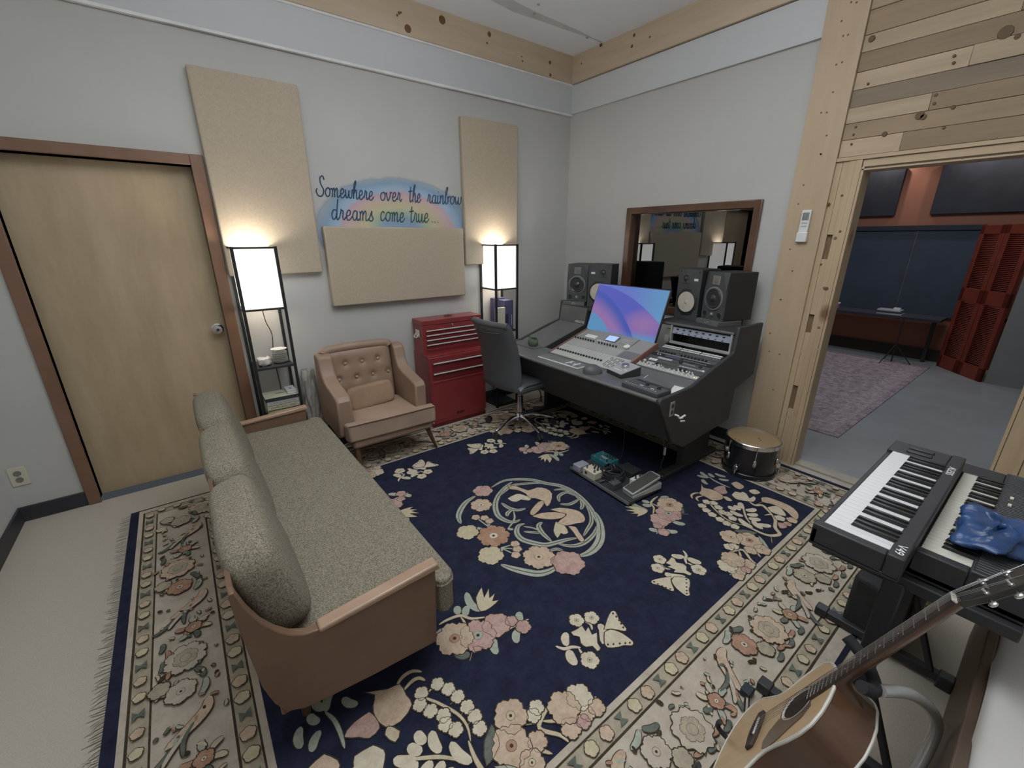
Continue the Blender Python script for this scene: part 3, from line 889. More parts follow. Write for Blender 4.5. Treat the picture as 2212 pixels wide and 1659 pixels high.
P(YE, 985, 690, 1060, 720, 1095, 785, 1055, 800, 1030, 790, 1000, 832, 965, 770)
for q in ((760, 450), (800, 430), (840, 425), (880, 430), (1080, 690), (1110, 675), (1145, 655), (1175, 635)):
    stroke(T(q, (q[0] + 14, q[1] + 18), (q[0] + 26, q[1])), .003, OU, 0, False)
for a_ in (0, 1, 2): 
    stroke(T((790 + a_ * 30, 600 - a_ * 25), (830 + a_ * 15, 545 - a_ * 15)), .003, OU, 0, False)
    stroke(T((860 + a_ * 50, 630), (930 + a_ * 50, 625)), .003, OU, 0, False)

def butterfly(mx, my):
    t = Tr(1200, 1100, 3.318, mx, my)
    poly(t(*S2(348, 868, 372, 790, 400, 738, 432, 742, 455, 800, 505, 858, 495, 878, 440, 868, 390, 862)), IV, k=2)
    poly(t(*S2(352, 888, 390, 868, 450, 882, 500, 910, 555, 955, 545, 982, 490, 980, 450, 992, 372, 996, 350, 950)), IV, k=2)
    stroke(t(*S2(305, 830, 340, 870, 338, 970)), .035, IV)
    for q in ((412, 752), (435, 775), (455, 800), (470, 825), (485, 852), (375, 975), (415, 972), (460, 968), (500, 965), (532, 962)):
        poly([(c[0], c[1]) for c in t((q[0] - 9, q[1]), (q[0], q[1] - 10), (q[0] + 9, q[1]), (q[0], q[1] + 10))], OU, 0)
    stroke(t(*S2(365, 800, 390, 850, 470, 885)), .005, OU, 0)
    stroke(t(*S2(365, 890, 400, 920, 460, 905)), .006, OU, 0)
    poly(t(*S2(112, 886, 160, 862, 190, 842, 215, 880, 235, 850, 262, 905, 295, 890, 300, 965, 322, 1000, 300, 1022, 265, 985, 220, 992, 182, 965, 172, 920, 130, 910)), IV, k=2)
    stroke(t(*S2(0, 985, 60, 1005, 120, 992, 180, 996)), .014, IV)
    stroke(t(*S2(165, 1000, 190, 1040, 205, 1070)), .010, IV); stroke(t(*S2(195, 800, 250, 830, 262, 870)), .010, IV)
    leaf(*t((80, 888), (82, 985)), .034, IV); leaf(*t((98, 1012), (150, 1120)), .040, IV)
    for q, r_ in (((245, 1085), .038), ((150, 800), .034), ((258, 782), .034)): flower(t(q)[0], r_, IV, 5, YE)
for mx in (0, 1):
    for my in (0, 1): butterfly(mx, my)

def roses(mx, my):
    t = Tr(560, 1240, 2.989, mx, my)
    leaf(*t((1338, 122), (1425, 245)), .036, SA)
    poly(t(*S2(1400, 158, 1436, 92, 1452, 158, 1482, 98, 1486, 160, 1522, 128, 1505, 180, 1546, 172, 1492, 222, 1432, 246, 1408, 205)), YE, k=2)
    stroke(t(*S2(1160, 332, 1215, 300, 1300, 272, 1370, 292, 1465, 282)), .014, YE); stroke(t(*S2(1485, 392, 1580, 368, 1660, 330, 1740, 295)), .014, YE)
    stroke(t(*S2(1300, 280, 1330, 330, 1300, 380)), .010, YE)
    flower(t((1530, 332))[0], .062, PI_, 5, None, rot=.7); flower(t((1412, 400))[0], .078, PI_, 7, SA); flower(t((1262, 420))[0], .080, PE, 6, TE)
    bud(t((1628, 308))[0], .028, PI_); bud(t((1705, 345))[0], .034, PI_)
    for a_, b_, m in (((1682, 248), (1692, 312), SA), ((1672, 360), (1665, 450), SA), ((1520, 420), (1535, 522), SA), ((1262, 515), (1362, 522), TL), ((1130, 420), (1185, 355), SA), ((1282, 210), (1292, 262), SA), ((1350, 210), (1335, 275), SA)): leaf(*t(a_, b_), .034, m)
    poly(t(*S2(1380, 478, 1412, 470, 1445, 482, 1430, 500, 1395, 505)), PI_, k=1)
    stroke(t(*S2(1375, 510, 1360, 565)), .010, YE)
for mx in (0, 1):
    for my in (0, 1): roses(mx, my)

def corner(mx, my):
    t = Tr(1480, 1000, 6.38, mx, my)
    st_ = lambda w_, m, *f: stroke(t(*S2(*f)), w_, m)
    po = lambda m, *f: poly(t(*S2(*f)), m, k=2)
    for w_, f in ((.020, (1090, 730, 1190, 722, 1242, 800, 1240, 900, 1300, 990, 1180, 1010, 1060, 980, 900, 905, 760, 850)), (.020, (1210, 740, 1130, 650, 1060, 592, 960, 590, 880, 540)), (.014, (960, 590, 1060, 545)), (.018, (1180, 1010, 1195, 1110))): st_(w_, YE, *f)
    po(PE, 222, 295, 252, 350, 340, 368, 430, 400, 522, 462, 500, 512, 380, 526, 290, 480, 190, 430, 218, 390)
    st_(.014, YE, 215, 420, 130, 425, 85, 455, 100, 500); st_(.014, YE, 250, 460, 180, 475, 155, 500, 185, 535)
    po(PI_, 385, 365, 450, 330, 540, 325, 560, 380, 582, 420, 520, 440, 430, 400)
    po(YE, 515, 470, 580, 475, 650, 530, 575, 528)
    po(IV, 640, 450, 690, 402, 760, 420, 790, 405, 850, 440, 885, 498, 940, 468, 972, 500, 940, 542, 880, 540, 760, 522, 690, 500)
    po(PE, 632, 290, 700, 266, 770, 300, 812, 340, 760, 372, 690, 348)
    po(IV, 880, 385, 960, 372, 1035, 420, 960, 442, 890, 412)
    for a_, b_ in (((160, 175), (330, 205)), ((215, 128), (310, 195)), ((330, 150), (400, 205)), ((240, 232), (310, 305)), ((410, 150), (560, 200)), ((460, 225), (600, 245))): leaf(*t(a_, b_), .030, SA)
    st_(.014, SA, 330, 200, 400, 250, 500, 300, 620, 350)
    st_(.010, YE, 250, 590, 330, 570, 400, 640, 520, 750, 640, 820, 770, 862)
    for q in ((232, 600), (292, 662), (372, 722), (478, 788), (572, 842), (682, 886), (295, 545), (392, 562), (458, 622), (515, 690), (592, 715), (650, 772)):
        c = t(q)[0]; bud(c, .026, IV)
    for q in ((370, 740, 430, 700), (480, 790, 545, 770), (570, 840, 640, 820), (395, 565, 420, 630), (460, 625, 500, 710), (600, 715, 620, 790)): st_(.007, YE, *q)
    st_(.012, YE, 790, 570, 812, 680, 840, 760, 900, 850)
    for a_, b_ in (((600, 600), (700, 660)), ((690, 590), (760, 660)), ((768, 555), (800, 645)), ((830, 660), (970, 640)), ((850, 720), (992, 712)), ((870, 770), (1035, 782)), ((620, 665), (800, 742)), ((740, 770), (930, 900)), ((930, 800), (1070, 920)), ((1000, 850), (1180, 870))): leaf(*t(a_, b_), .036, IV)
    po(PE, 1050, 488, 1120, 480, 1250, 520, 1400, 580, 1500, 640, 1560, 720, 1542, 790, 1480, 760, 1400, 682, 1300, 620, 1180, 572, 1060, 545)
    po(IV, 1130, 620, 1270, 602, 1360, 680, 1385, 742, 1280, 722, 1180, 682)
    po(PI_, 1270, 830, 1330, 835, 1400, 870, 1380, 910, 1300, 905)
    for q, r_, m in (((1302, 770), .030, IV), ((1470, 800), .030, PE), ((1410, 850), .022, PI_), ((602, 1168), .028, IV), ((672, 1160), .026, IV), ((862, 1402), .036, PE), ((902, 1212), .034, PE), ((762, 1500), .028, PE), ((832, 1480), .026, PI_), ((722, 1560), .032, PE), ((580, 1432), .050, IV)): bud(t(q)[0], r_, m)
    po(TL, 670, 942, 800, 930, 990, 975, 860, 1012, 740, 972)
    flower(t((630, 1030))[0], .060, PE, 5, YE); flower(t((885, 1075))[0], .068, PE, 5, TE); flower(t((655, 1340))[0], .060, PE, 6, None); flower(t((1062, 1205))[0], .042, PE, 5, YE)
    po(SA, 1010, 1012, 1082, 1080, 1152, 1192, 1092, 1152, 1028, 1082)
    for f in ((570, 1262, 680, 1220, 800, 1212, 900, 1340, 980, 1400), (740, 1222, 762, 1300, 740, 1420, 700, 1500, 612, 1552), (900, 1130, 950, 1200, 1040, 1312), (735, 1110, 745, 1180)): st_(.014, YE, *f)
for mx in (0, 1):
    for my in (0, 1): corner(mx, my)

# border ornament
rnd = random.Random(11)
bwx, bwy0, bwy1 = fx0 - rx0, fy0 - ry0, ry1 - fy1
def side(n_):            # returns (length, function (s along, k across 0..1) -> point)
    if n_ == 0: return fx1 - fx0, lambda s, k: (fx0 + s, ry0 + bwy0 * k)
    if n_ == 1: return fx1 - fx0, lambda s, k: (fx0 + s, ry1 - bwy1 * k)
    if n_ == 2: return fy1 - fy0, lambda s, k: (rx0 + bwx * k, fy0 + s)
    return fy1 - fy0, lambda s, k: (rx1 - (rx1 - fx1) * k, fy0 + s)
for sd in range(4):
    Ls, fn = side(sd)
    for kc, col in ((.213, GU), (.872, GU)):
        s = -.3
        i = 0
        while s < Ls + .3:
            c = fn(s, kc)
            if i % 3 == 2:
                a = fn(s - .02, kc - .04); b_ = fn(s + .02, kc + .04); poly([a, fn(s + .02, kc - .04), fn(s + .004, kc), b_, fn(s - .02, kc + .04), fn(s - .004, kc)], TL, 0)
            else:
                flower(c, .020 if kc < .5 else .025, [YE, PE, GU][i % 3], 5, None, rnd.random(), .0022)
            s += .075; i += 1
    s = -.10
    i = 0
    while s < Ls + .15:
        kk = .54 + .06 * math.sin(s * 9 + sd)
        c = fn(s, kk)
        typ = i % 4
        if typ == 0:
            flower(c, .072, [CR, PI_, CR, PE][i // 4 % 4], 8, GU, rnd.random(), .003); flower(c, .042, GU, 6, None, rnd.random(), .0025)
            for q in range(5): leaf(fn(s - .12 + .05 * q, .34 + .05 * (q % 2)), fn(s - .07 + .05 * q, .36 + .03 * (q % 2)), .016, [TL, TE][q % 2])
        elif typ == 1:
            for q in range(6):
                a = fn(s + .07 * math.cos(q), kk + .15 * math.sin(q)); b_ = fn(s + .03 * math.cos(q), kk + .05 * math.sin(q))
                leaf(a, b_, .020, [SA, CR, YE, TL, SA, TE][q])
            flower(c, .030, TE, 5, IV)
        elif typ == 2:      # small flying bird
            stroke([fn(s - .05, kk - .16), fn(s - .01, kk), fn(s + .03, kk + .1), fn(s + .075, kk + .12)], .040, PE)
            for q in (-.13, -.05, .03): stroke([fn(s + .0, kk + .02), fn(s - .06 + q * .3, kk - .08 + q), fn(s - .11, kk - .1 + q * 1.5)], .014, [TL, CR, TL][int((q + .14) * 12) % 3])
        else:
            flower(c, .050, [GU, CR, TE][i // 4 % 3], 6, CR, rnd.random(), .003)
            flower(fn(s + .05, kk - .14), .034, GU, 5, None); leaf(fn(s - .06, kk + .12), fn(s + .01, kk + .17), .022, SA); leaf(fn(s + .02, kk + .16), fn(s + .08, kk + .1), .022, TL)
        for q in range(11):
            u, k2 = s + rnd.uniform(-.06, .07), rnd.uniform(.32, .76)
            leaf(fn(u, k2), fn(u + rnd.uniform(-.03, .03), k2 + rnd.uniform(-.06, .06)), .010, rnd.choice([TL, TE, YE, OU, SA]))
        s += .155; i += 1
rb.build('pile', rugmats, rg, smooth=False)
fm = mat('fringe cotton', (0.50, 0.46, 0.39), 0.9)
fg = MB()
rnd = random.Random(5)
y = ry0 + .02
while y < ry1 - .01:
    for xx, sg_ in ((rx0, -1), (rx1, 1)):
        L_ = rnd.uniform(.03, .055) if sg_ < 0 else .02
        dy = rnd.uniform(-.022, .02)
        fg.tube([(xx, y, .006), (xx + sg_ * L_ * .5, y + dy * .3, .006), (xx + sg_ * L_, y + dy, .003)], [.0022, .0022, .0009], 5)
    y += rnd.uniform(.007, .014)
tag(fg.build('fringe', fm, rg), 'white cotton fringe', kind='stuff')

# ================================================================ FLOOR LAMPS
lampmat = mat('black lamp frame', (0.018, 0.02, 0.02), 0.4)
shelf_m = mat('black shelf board', (0.03, 0.032, 0.034), 0.4)
def floor_lamp():
    t = thing('floor_lamp', 'black shelf floor lamp with lit paper shade between the door and the leather armchair', 'floor lamp', group='shelf floor lamps')
    for x in (-.121, .121):
        for y in (-.121, .121): bx(x - .009, x + .009, y - .009, y + .009, 0, 1.55).build('post', lampmat, t, bevel=.001)
    f = MB()
    for z in (1.542, 1.155):
        for a in (-.121, .121):
            f.box(-.121, .121, a - .006, a + .006, z - .006, z + .006).box(a - .006, a + .006, -.121, .121, z - .006, z + .006)
    f.build('shade_frame', lampmat, t)
    s = MB(); e = .113
    for a in (-1, 1):
        s.sheet(lambda u, v: (-e + 2 * e * u, a * e, 1.163 + .375 * v), 1, 1)
        s.sheet(lambda u, v: (a * e, -e + 2 * e * u, 1.163 + .375 * v), 1, 1)
    s.build('lamp_shade', paper_m, t, smooth=False)
    for z in (.03, .37, .765): bx(-.115, .115, -.115, .115, z - .016, z).build('shelf', shelf_m, t, bevel=.001)
    MB().tube(smooth_path([(.0, .02, 1.16), (.01, .03, 1.05), (.04, .08, .95), (.03, .117, .80), (.03, .126, .75), (.04, .126, .5), (.02, .126, .2), (-.01, .128, .03), (.05, .17 - .04, .012)], 4), .003, 6).build('power_cord', blackplastic_m, t)
    return t
LL = floor_lamp(); LL.location = (-2.972, -.137, 0)
bl = bpy.data.lights.new('lamp_bulb', 'POINT'); bl.energy = 3.2; bl.color = (1, .93, .82); bl.shadow_soft_size = .03
LR = dup(LL, (-.99, -.137, .0), 0, 'black shelf floor lamp with lit paper shade between the red tool cabinet and the desk')

for q in (LL, LR):
    o = bpy.data.objects.new('lamp_bulb', bl); COL.objects.link(o); o.location = (q.location.x, q.location.y, 1.49)
plate_m = mat('white ceramic', (0.72, 0.71, 0.68), 0.3, var=.02)
ords = ['topmost', 'second from the top', 'third from the top', 'fourth from the top', 'fifth from the top', 'sixth from the top', 'lowest']
pz = .765
zs = []
for k in range(7):
    zs.append(pz); pz += .0125
pm0 = None
for k in range(7):
    r_ = .050 if k < 6 else .052
    m_ = MB().lathe([(.028, .0), (.030, .002), (.046, .008), (r_, .0118), (r_, .0124), (.044, .010), (.028, .004), (.001, .004)], n=28)
    z = zs[k] + (.012 if k == 6 else 0)
    if k == 6: m_ = MB().lathe([(.02, -.012), (.022, 0), (.046, .008), (.052, .0118), (.052, .0124), (.044, .010), (.028, .004), (.001, .004)], n=28)
    tag(m_.build('plate', plate_m, loc=(-2.920, -.150, z)), 'small white dish, %s in the stack on the left lamp shelf' % ords[6 - k], 'plate', 'white dishes on the lamp shelf')
wr_ = thing('wrapped_pack', 'crumpled clear plastic pack beside the stack of white dishes', 'plastic pack', (-3.025, -.17, .765))
pk = MB().sph((0, 0, .028), (.042, .045, .028), 10, 0, .5)
rnd = random.Random(2)
pk.v = [(a + rnd.uniform(-.004, .004), b + rnd.uniform(-.004, .004), c + rnd.uniform(-.003, .003) + .002) for a, b, c in pk.v]
pk.build('wrapper', mat('plastic film', (.55, .53, .50), .25, var=.3, vs=30), wr_)

# books under the dishes, their spines to the room
def book(label, c, z, w_, d_, h_, col, txt=None, tcol=(.2, .2, .2), rz=0, group='books on the left floor lamp', page=(.62, .58, .48)):
    t = thing('book', label, 'book', (c[0], c[1], z), rz, group)
    cm_ = mat('cover ' + label[:18], col, .5, var=.05)
    mb = MB().box(-w_ / 2, w_ / 2, -d_ / 2, d_ / 2, 0, .003).box(-w_ / 2, w_ / 2, -d_ / 2, d_ / 2, h_ - .003, h_).box(-w_ / 2, w_ / 2, -d_ / 2, -d_ / 2 + .003, 0, h_)
    mb.build('cover', cm_, t, bevel=.0008)
    bx(-w_ / 2 + .004, w_ / 2 - .004, -d_ / 2 + .003, d_ / 2 - .004, .003, h_ - .003).build('pages', mat('pages', page, .8), t)
    if txt: text(txt, h_ * .62, mat('spine ink ' + txt[:6], tcol, .6), 'spine_title', t, frame((0, -d_ / 2 - .0006, h_ / 2), (1, 0, 0), (0, 0, 1)), w=w_ * .8)
    return t
bc = (-2.965, -.165)
book('thin book with a pink spine at the bottom of the lamp shelf stack', (bc[0] + .01, bc[1]), .37, .20, .15, .022, (.45, .16, .17), 'NOTES', (.8, .8, .8), .03)
book('white book with a red label low in the lamp shelf stack', bc, .392, .19, .15, .030, (.55, .50, .42), 'MIXING', (.45, .05, .03), -.02)
book('olive and blue spined book in the middle of the lamp shelf stack', bc, .422, .20, .15, .030, (.33, .33, .20), 'RECORDING', (.6, .6, .45), .01)
book('cream book with olive spine lettering in the lamp shelf stack', bc, .452, .205, .16, .034, (.58, .55, .42), 'OTHER MUSIC SERIES', (.16, .15, .01), 0)
book('grey spined book lettered in soft grey, second from the top of the stack', bc, .486, .205, .16, .034, (.52, .50, .47), 'C Atomic Habits, No.', (.28, .27, .25), .015)
tbk = book('dark spined picture book with a pale illustrated cover, topmost in the stack', bc, .520, .215, .17, .022, (.03, .05, .055), None)
bx(-.106, .106, -.083, .084, .022, .0228).build('cover_art', mat('pale cover', (.56, .55, .42), .5), tbk)
MB().sph((0, .01, .0232), (.035, .008, .0012), 8).build('fish_drawing', mat('olive ink', (.10, .12, .07), .6), tbk)
wbx = book('small white paperback lying on the illustrated book', (-2.893, -.155), .5432, .062, .14, .020, (.68, .68, .66), None)
MB().sph((0, 0, .0205), (.008, .010, .001), 6).build('fox_mark', mat('dark ink', (.08, .07, .06), .6), wbx)
bp = wthing('gift_box', 'tall slate blue product box on the right floor lamp shelf', 'box', (-.93, -.12, .765))
bpm = mat('slate blue card', (.095, .095, .18), .5, var=.04)
bx(-1.02, -.885, -.085, -.03, .765, 1.055).build('box', bpm, bp, bevel=.002)
bx(-.885, -.872, -.20, -.03, .765, 1.04).build('side_panel', mat('navy card', (.045, .05, .10), .5), bp, bevel=.001)
bx(-.975, -.885, -.2, -.085, .765, 1.04).build('front_panel', bpm, bp, bevel=.001)
bx(-.889, -.8845, -.2008, -.1995, .80, .9).build('white_sticker', white_m, bp)
bk = wthing('book', 'thick cream hardback standing in front of the slate blue box', 'book', (-1.045, -.20, .765), 'books on the right floor lamp')
bx(-1.095, -.99, -.235, -.207, .765, .985).build('cover', cream_m, bk, bevel=.003)
bk = wthing('book', 'slim dark navy book standing beside the cream hardback', 'book', (-.965, -.22, .765), 'books on the right floor lamp')
bx(-.985, -.955, -.24, -.205, .765, .925).build('cover', mat('navy book', (.03, .04, .08), .5), bk, bevel=.002)

# ================================================================ TOOL CHESTS
red_m = mat('red powder coat', (.26, .035, .036), .38, var=.06, vs=4, coat=.3)
dred_m = mat('deep red drawer', (.17, .022, .024), .42, var=.05)
alu_m = mat('polished trim', (.62, .62, .58), .35, .1, var=.04)
tl = wthing('tool_cabinet', 'lower red rolling tool cabinet with two drawers and a deep bin door', 'tool cabinet', (-1.56, -.16, 0), 'red tool storage units')
bx(-1.845, -1.275, -.30, -.02, .03, .64).build('body', red_m, tl, bevel=.004)
bx(-1.84, -1.28, -.295, -.03, 0.0, .03).build('plinth', dred_m, tl)
bx(-1.847, -1.273, -.285, -.02, .64, .652).build('lid_rim', red_m, tl, bevel=.003)
for k, (z0, z1) in enumerate(((.515, .60), (.435, .508))):
    d = bx(-1.815, -1.305, -.3035, -.299, z0, z1).build('drawer', dred_m, tl, bevel=.002)
    MB().tube([(-1.81, -.314, z1 - .012), (-1.31, -.314, z1 - .012)], .0065, 8).build('handle', alu_m, d, org=(0, 0, 0)) if 0 else MB().tube([(-1.81, -.314, z1 - .012), (-1.31, -.314, z1 - .012)], .0065, 8).build('handle', alu_m, d, org=(-1.56, -.16, 0))
bx(-1.83, -1.29, -.3035, -.299, .06, .425).build('bin_door', red_m, tl, bevel=.003)
bx(-1.815, -1.305, -.306, -.303, .405, .413).build('groove', dred_m, tl)
bx(-1.60, -1.52, -.3065, -.303, .078, .102).build('badge', mat('dark red badge', (.10, .01, .01), .5), tl, bevel=.003)
for x in (-1.835, -1.285): MB().lathe([(.006, 0), (.006, .003)], (x, -.301, .05), 8, 0, (0, -1, 0)).build('corner_screw', alu_m, tl)
tt = wthing('tool_chest', 'upper red tool chest with four slim drawers stacked on the cabinet', 'tool chest', (-1.55, -.12, .652), 'red tool storage units')
bx(-1.842, -1.258, -.215, -.03, .652, .90).build('body', red_m, tt, bevel=.003)
bx(-1.846, -1.254, -.219, -.028, .902, .945).build('lid', red_m, tt, bevel=.004)
for k in range(4):
    z1 = .862 - .041 * k
    d = bx(-1.815, -1.285, -.218, -.214, z1 - .037, z1 + .002).build('drawer', dred_m, tt, bevel=.001)
    MB().tube([(-1.812, -.226, z1 - .006), (-1.288, -.226, z1 - .006)], .0055, 8).build('handle', alu_m, d, org=(-1.55, -.12, .652))
bx(-1.815, -1.285, -.218, -.214, .668, .695).build('bottom_rail', dred_m, tt, bevel=.002)
MB().lathe([(.011, 0), (.011, .004), (.005, .005)], (-1.56, -.219, .888), 14, 0, (0, -1, 0)).build('lock', chrome_m, tt)
for x in (-1.30, ):
    bx(x - .02, x + .02, -.2225, -.218, .905, .918).build('latch', alu_m, tt, bevel=.001)
hn = MB().box(-1.849, -1.845, -.16, -.09, .80, .86)
hn.tube(smooth_path([(-1.848, -.15, .83), (-1.868, -.15, .80), (-1.868, -.10, .80), (-1.848, -.10, .83)], 3), .005, 8)
hn.build('side_handle', alu_m, tt)
cl_ = thing('pliers', 'small red handled pliers lying on the red tool chest lid', 'pliers', (-1.55, -.12, .9455), .4)
g = MB()
for s_ in (-1, 1): g.tube(smooth_path([(.045, s_ * .018, .006), (.02, s_ * .022, .006), (0, s_ * .004, .006), (-.03, -s_ * .008, .006)], 4), .004, 8)
g.build('handles', mat('dark red grip', (.14, .01, .01), .5), cl_)
MB().lathe([(.006, 0), (.006, .012)], (0, 0, 0), 10).build('pivot', steel_m, cl_)

# ================================================================ ARMCHAIR
leather = mat('tan leather', (.31, .21, .15), .48, var=.10, vs=5, bs=.10, bscale=160)
leather2 = mat('tan leather seat', (.40, .285, .21), .45, var=.10, vs=5, bs=.08, bscale=160)
legwood = wood('walnut leg', (.10, .05, .03), (.16, .085, .05), (6, 6, .6), .4)
ac = wthing('armchair', 'tan leather armchair with button tufted back on slim tapered legs', 'armchair', (-2.37, -.42, 0))
# tufted back
btn = [(-2.52, .715), (-2.395, .712), (-2.27, .715), (-2.58, .60), (-2.45, .60), (-2.325, .60), (-2.20, .60)]
def backfn(u, v):
    x = -2.665 + .51 * u; z = .36 + .475 * v
    y = -.335 + .10 * (z - .36)                      # leans back
    # pillowy edge
    ex_ = min(u, 1 - u) * .51; ez_ = (1 - v) * .475
    y += .045 * math.exp(-ex_ / .018) + .06 * math.exp(-ez_ / .02)
    z -= .012 * math.exp(-ex_ / .02) * v
    for bx_, bz_ in btn:
        dd = math.hypot(x - bx_, z - bz_)
        y += .016 * math.exp(-(dd / .022) ** 2) + .006 * math.exp(-(dd / .05) ** 2)
    return (x, y, z)
bk_ = MB().sheet(backfn, 60, 56)
bk_.build('backrest', leather, ac, ang=80)
bx(-2.665, -2.155, -.265, -.19, .34, .80).build('back_shell', leather, ac, bevel=.03, seg=4)
cap = MB().tube(smooth_path([(-2.655, -.255, .80), (-2.62, -.25, .822), (-2.41, -.25, .830), (-2.2, -.25, .822), (-2.165, -.255, .80)], 4), .033, 12).build('top_roll', leather, ac)
for bx_, bz_ in btn:
    yb = -.335 + .10 * (bz_ - .36) + .012
    MB().sph((bx_, yb, bz_), (.0115, .008, .0115), 8).build('button', leather2, ac)
for s_, x0, x1 in ((-1, -2.715, -2.655), (1, -2.155, -2.075)):
    # wing and arm in one piece: profile in the y-z plane
    prof = [(-.19, .30), (-.19, .60), (-.205, .79), (-.235, .815), (-.285, .808), (-.32, .79), (-.345, .70), (-.375, .655), (-.45, .625), (-.60, .595), (-.645, .585), (-.668, .555), (-.665, .42), (-.655, .30), (-.60, .275)]
    if s_ < 0: x0, x1 = -2.715, -2.612
    else: x0, x1 = -2.150, -2.060
    mb = MB().prism([(x0, a, b) for a, b in prof], (x1 - x0, 0, 0))
    mb.build('arm', leather, ac, bevel=.016, seg=4)
sc_ = [(-2.675, -.735), (-2.69, -.665), (-2.61, -.66), (-2.61, -.32), (-2.15, -.32), (-2.15, -.66), (-2.025, -.665), (-2.03, -.745)]
MB().prism([(a, b, .275) for a, b in sc_], (0, 0, .128)).build('seat_cushion', leather2, ac, bevel=.014, seg=3)
bx(-2.655, -2.05, -.722, -.22, .215, .285).build('seat_base', leather, ac, bevel=.02, seg=3)
MB().tube([(-2.675, -.737, .400), (-2.35, -.745, .400), (-2.03, -.746, .400)], .0035, 6).build('piping', legwood, ac)
for a, b, c, d in ((-2.625, -.68, -2.625, -.722), (-2.09, -.67, -2.008, -.672), (-2.62, -.25, -2.62, -.15), (-2.12, -.25, -2.08, -.15)):
    MB().tube([(a, b, .25), ((a + c) / 2, (b + d) / 2, .13), (c, d, .017 if b < -.4 else 0)], [.022, .016, .010], 12).build('leg', legwood, ac)
lp = thing('lumbar_pillow', 'small tan leather lumbar pillow on the armchair seat', 'pillow', (-2.40, -.405, .475), rot=(R(-14), R(-3), R(2)))
q = MB().sph((0, 0, 0), (.178, .05, .088), 18, 0, .36)
q.build('cushion', mat('tan suede', (.33, .215, .135), .7, var=.12, vs=9, bs=.15, bscale=200), lp)

# ================================================================ SOFA
tweed = fabric('olive tweed', (.115, .098, .065), (.37, .335, .26), 230, bs=.7, fine=3)
rose_w = wood('rosewood shell', (.15, .085, .052), (.20, .12, .078), (1.2, 1.2, 1.2), .42, 3, coat=.15)
rail_w = wood('waxed arm rail', (.34, .22, .145), (.44, .30, .21), (2, 2, 2), .4, 3, coat=.3)
so = wthing('sofa', 'olive tweed three seat sofa with curved rosewood end panels and loose back cushions', 'sofa', (-3.15, -1.385, 0))
prof = [(-2.87, .50), (-2.885, .165), (-3.13, .185), (-3.27, .203), (-3.34, .218), (-3.385, .245), (-3.41, .30), (-3.428, .38), (-3.437, .49), (-3.446, .61), (-3.450, .73), (-3.436, .73), (-3.418, .66), (-3.395, .60), (-3.365, .55), (-3.335, .515), (-3.30, .492), (-3.255, .482)]
for y0, y1 in ((-2.345, -2.315), (-.445, -.475)):
    pn = MB().prism([(a, y0, b) for a, b in prof], (0, y1 - y0, 0)).build('end_panel', rose_w, so, bevel=.004)
    yr = (y0 + y1) / 2
    MB().prism([(-2.855, yr - .024, .492), (-2.862, yr - .024, .520), (-3.262, yr - .024, .492), (-3.262, yr - .024, .474)], (0, .048, 0)).build('arm_rail', rail_w, so, bevel=.007, seg=3)
oc_ = [(-3.30, .208), (-3.34, .218), (-3.385, .245), (-3.41, .30), (-3.428, .38), (-3.437, .49), (-3.446, .61), (-3.450, .72)]
MB().prism([(a, -2.344, b) for a, b in oc_] + [(a + .013, -2.344, b + .004) for a, b in reversed(oc_)], (0, 1.898, 0)).build('back_panel', rose_w, so)
bx(-3.40, -2.90, -2.315, -.475, .20, .285).build('seat_frame', rose_w, so, bevel=.006)
sp_ = [(-3.36, -.478), (-3.36, -2.312), (-2.862, -2.312), (-2.855, -2.335), (-2.83, -2.342), (-2.80, -2.33), (-2.785, -2.30), (-2.785, -.50), (-2.80, -.465), (-2.83, -.452), (-2.855, -.458), (-2.862, -.478)]
sc2 = MB().prism([(a, b, .27) for a, b in sp_], (0, 0, .15)).build('seat_cushion', tweed, so, bevel=.028, seg=4)
pp = [(a, b, .413) for a, b in sp_[2:]]
MB().tube([(-2.860, -2.322, .398), (-2.85, -2.337, .398), (-2.83, -2.342, .398), (-2.80, -2.331, .398), (-2.786, -2.30, .398), (-2.785, -1.4, .398), (-2.786, -.50, .398), (-2.80, -.466, .398), (-2.83, -.453, .398)], .0045, 6).build('piping', tweed, so)
for k in range(3):
    yc = -.79 - .597 * k
    m_ = MB()
    M4 = Matrix.Translation(Vector((-3.352, yc, .595))) @ Matrix.Rotation(R(-15), 4, 'Y')
    m_.T = M4
    m_.sph((0, 0, 0), (.080, .292, .188), 22, 0, .45)
    cu = m_.build('back_cushion', tweed, so, ang=180)
    for dx in (-.047, .052):
        m2 = MB(); m2.T = M4
        N = 56
        pw = lambda a_: math.copysign(abs(a_) ** .45, a_)
        ph0 = math.acos(max(-1, min(1, (abs(dx) / .074) ** (1 / .42) if 0 else 0)))
        m2.tube([(dx, .292 * .95 * pw(math.cos(2 * PI * i / N)), .188 * .95 * pw(math.sin(2 * PI * i / N))) for i in range(N)], .0048, 6, closed=True)
        m2.build('piping', tweed, cu, org=so.location[:])
for x in (-2.97, -3.33):
    for y in (-2.2, -.6): MB().tube([(x, y, .21), (x, y, .017)], [.022, .014], 12).build('leg', legwood, so)

# ================================================================ OFFICE CHAIR
vinyl = mat('black office leather', (.085, .088, .092), .36, var=.06, bs=.06, bscale=260)
oc = thing('office_chair', 'black leather swivel chair with chrome five star base at the desk', 'office chair', (-1.245, -.785, .0168), R(4))
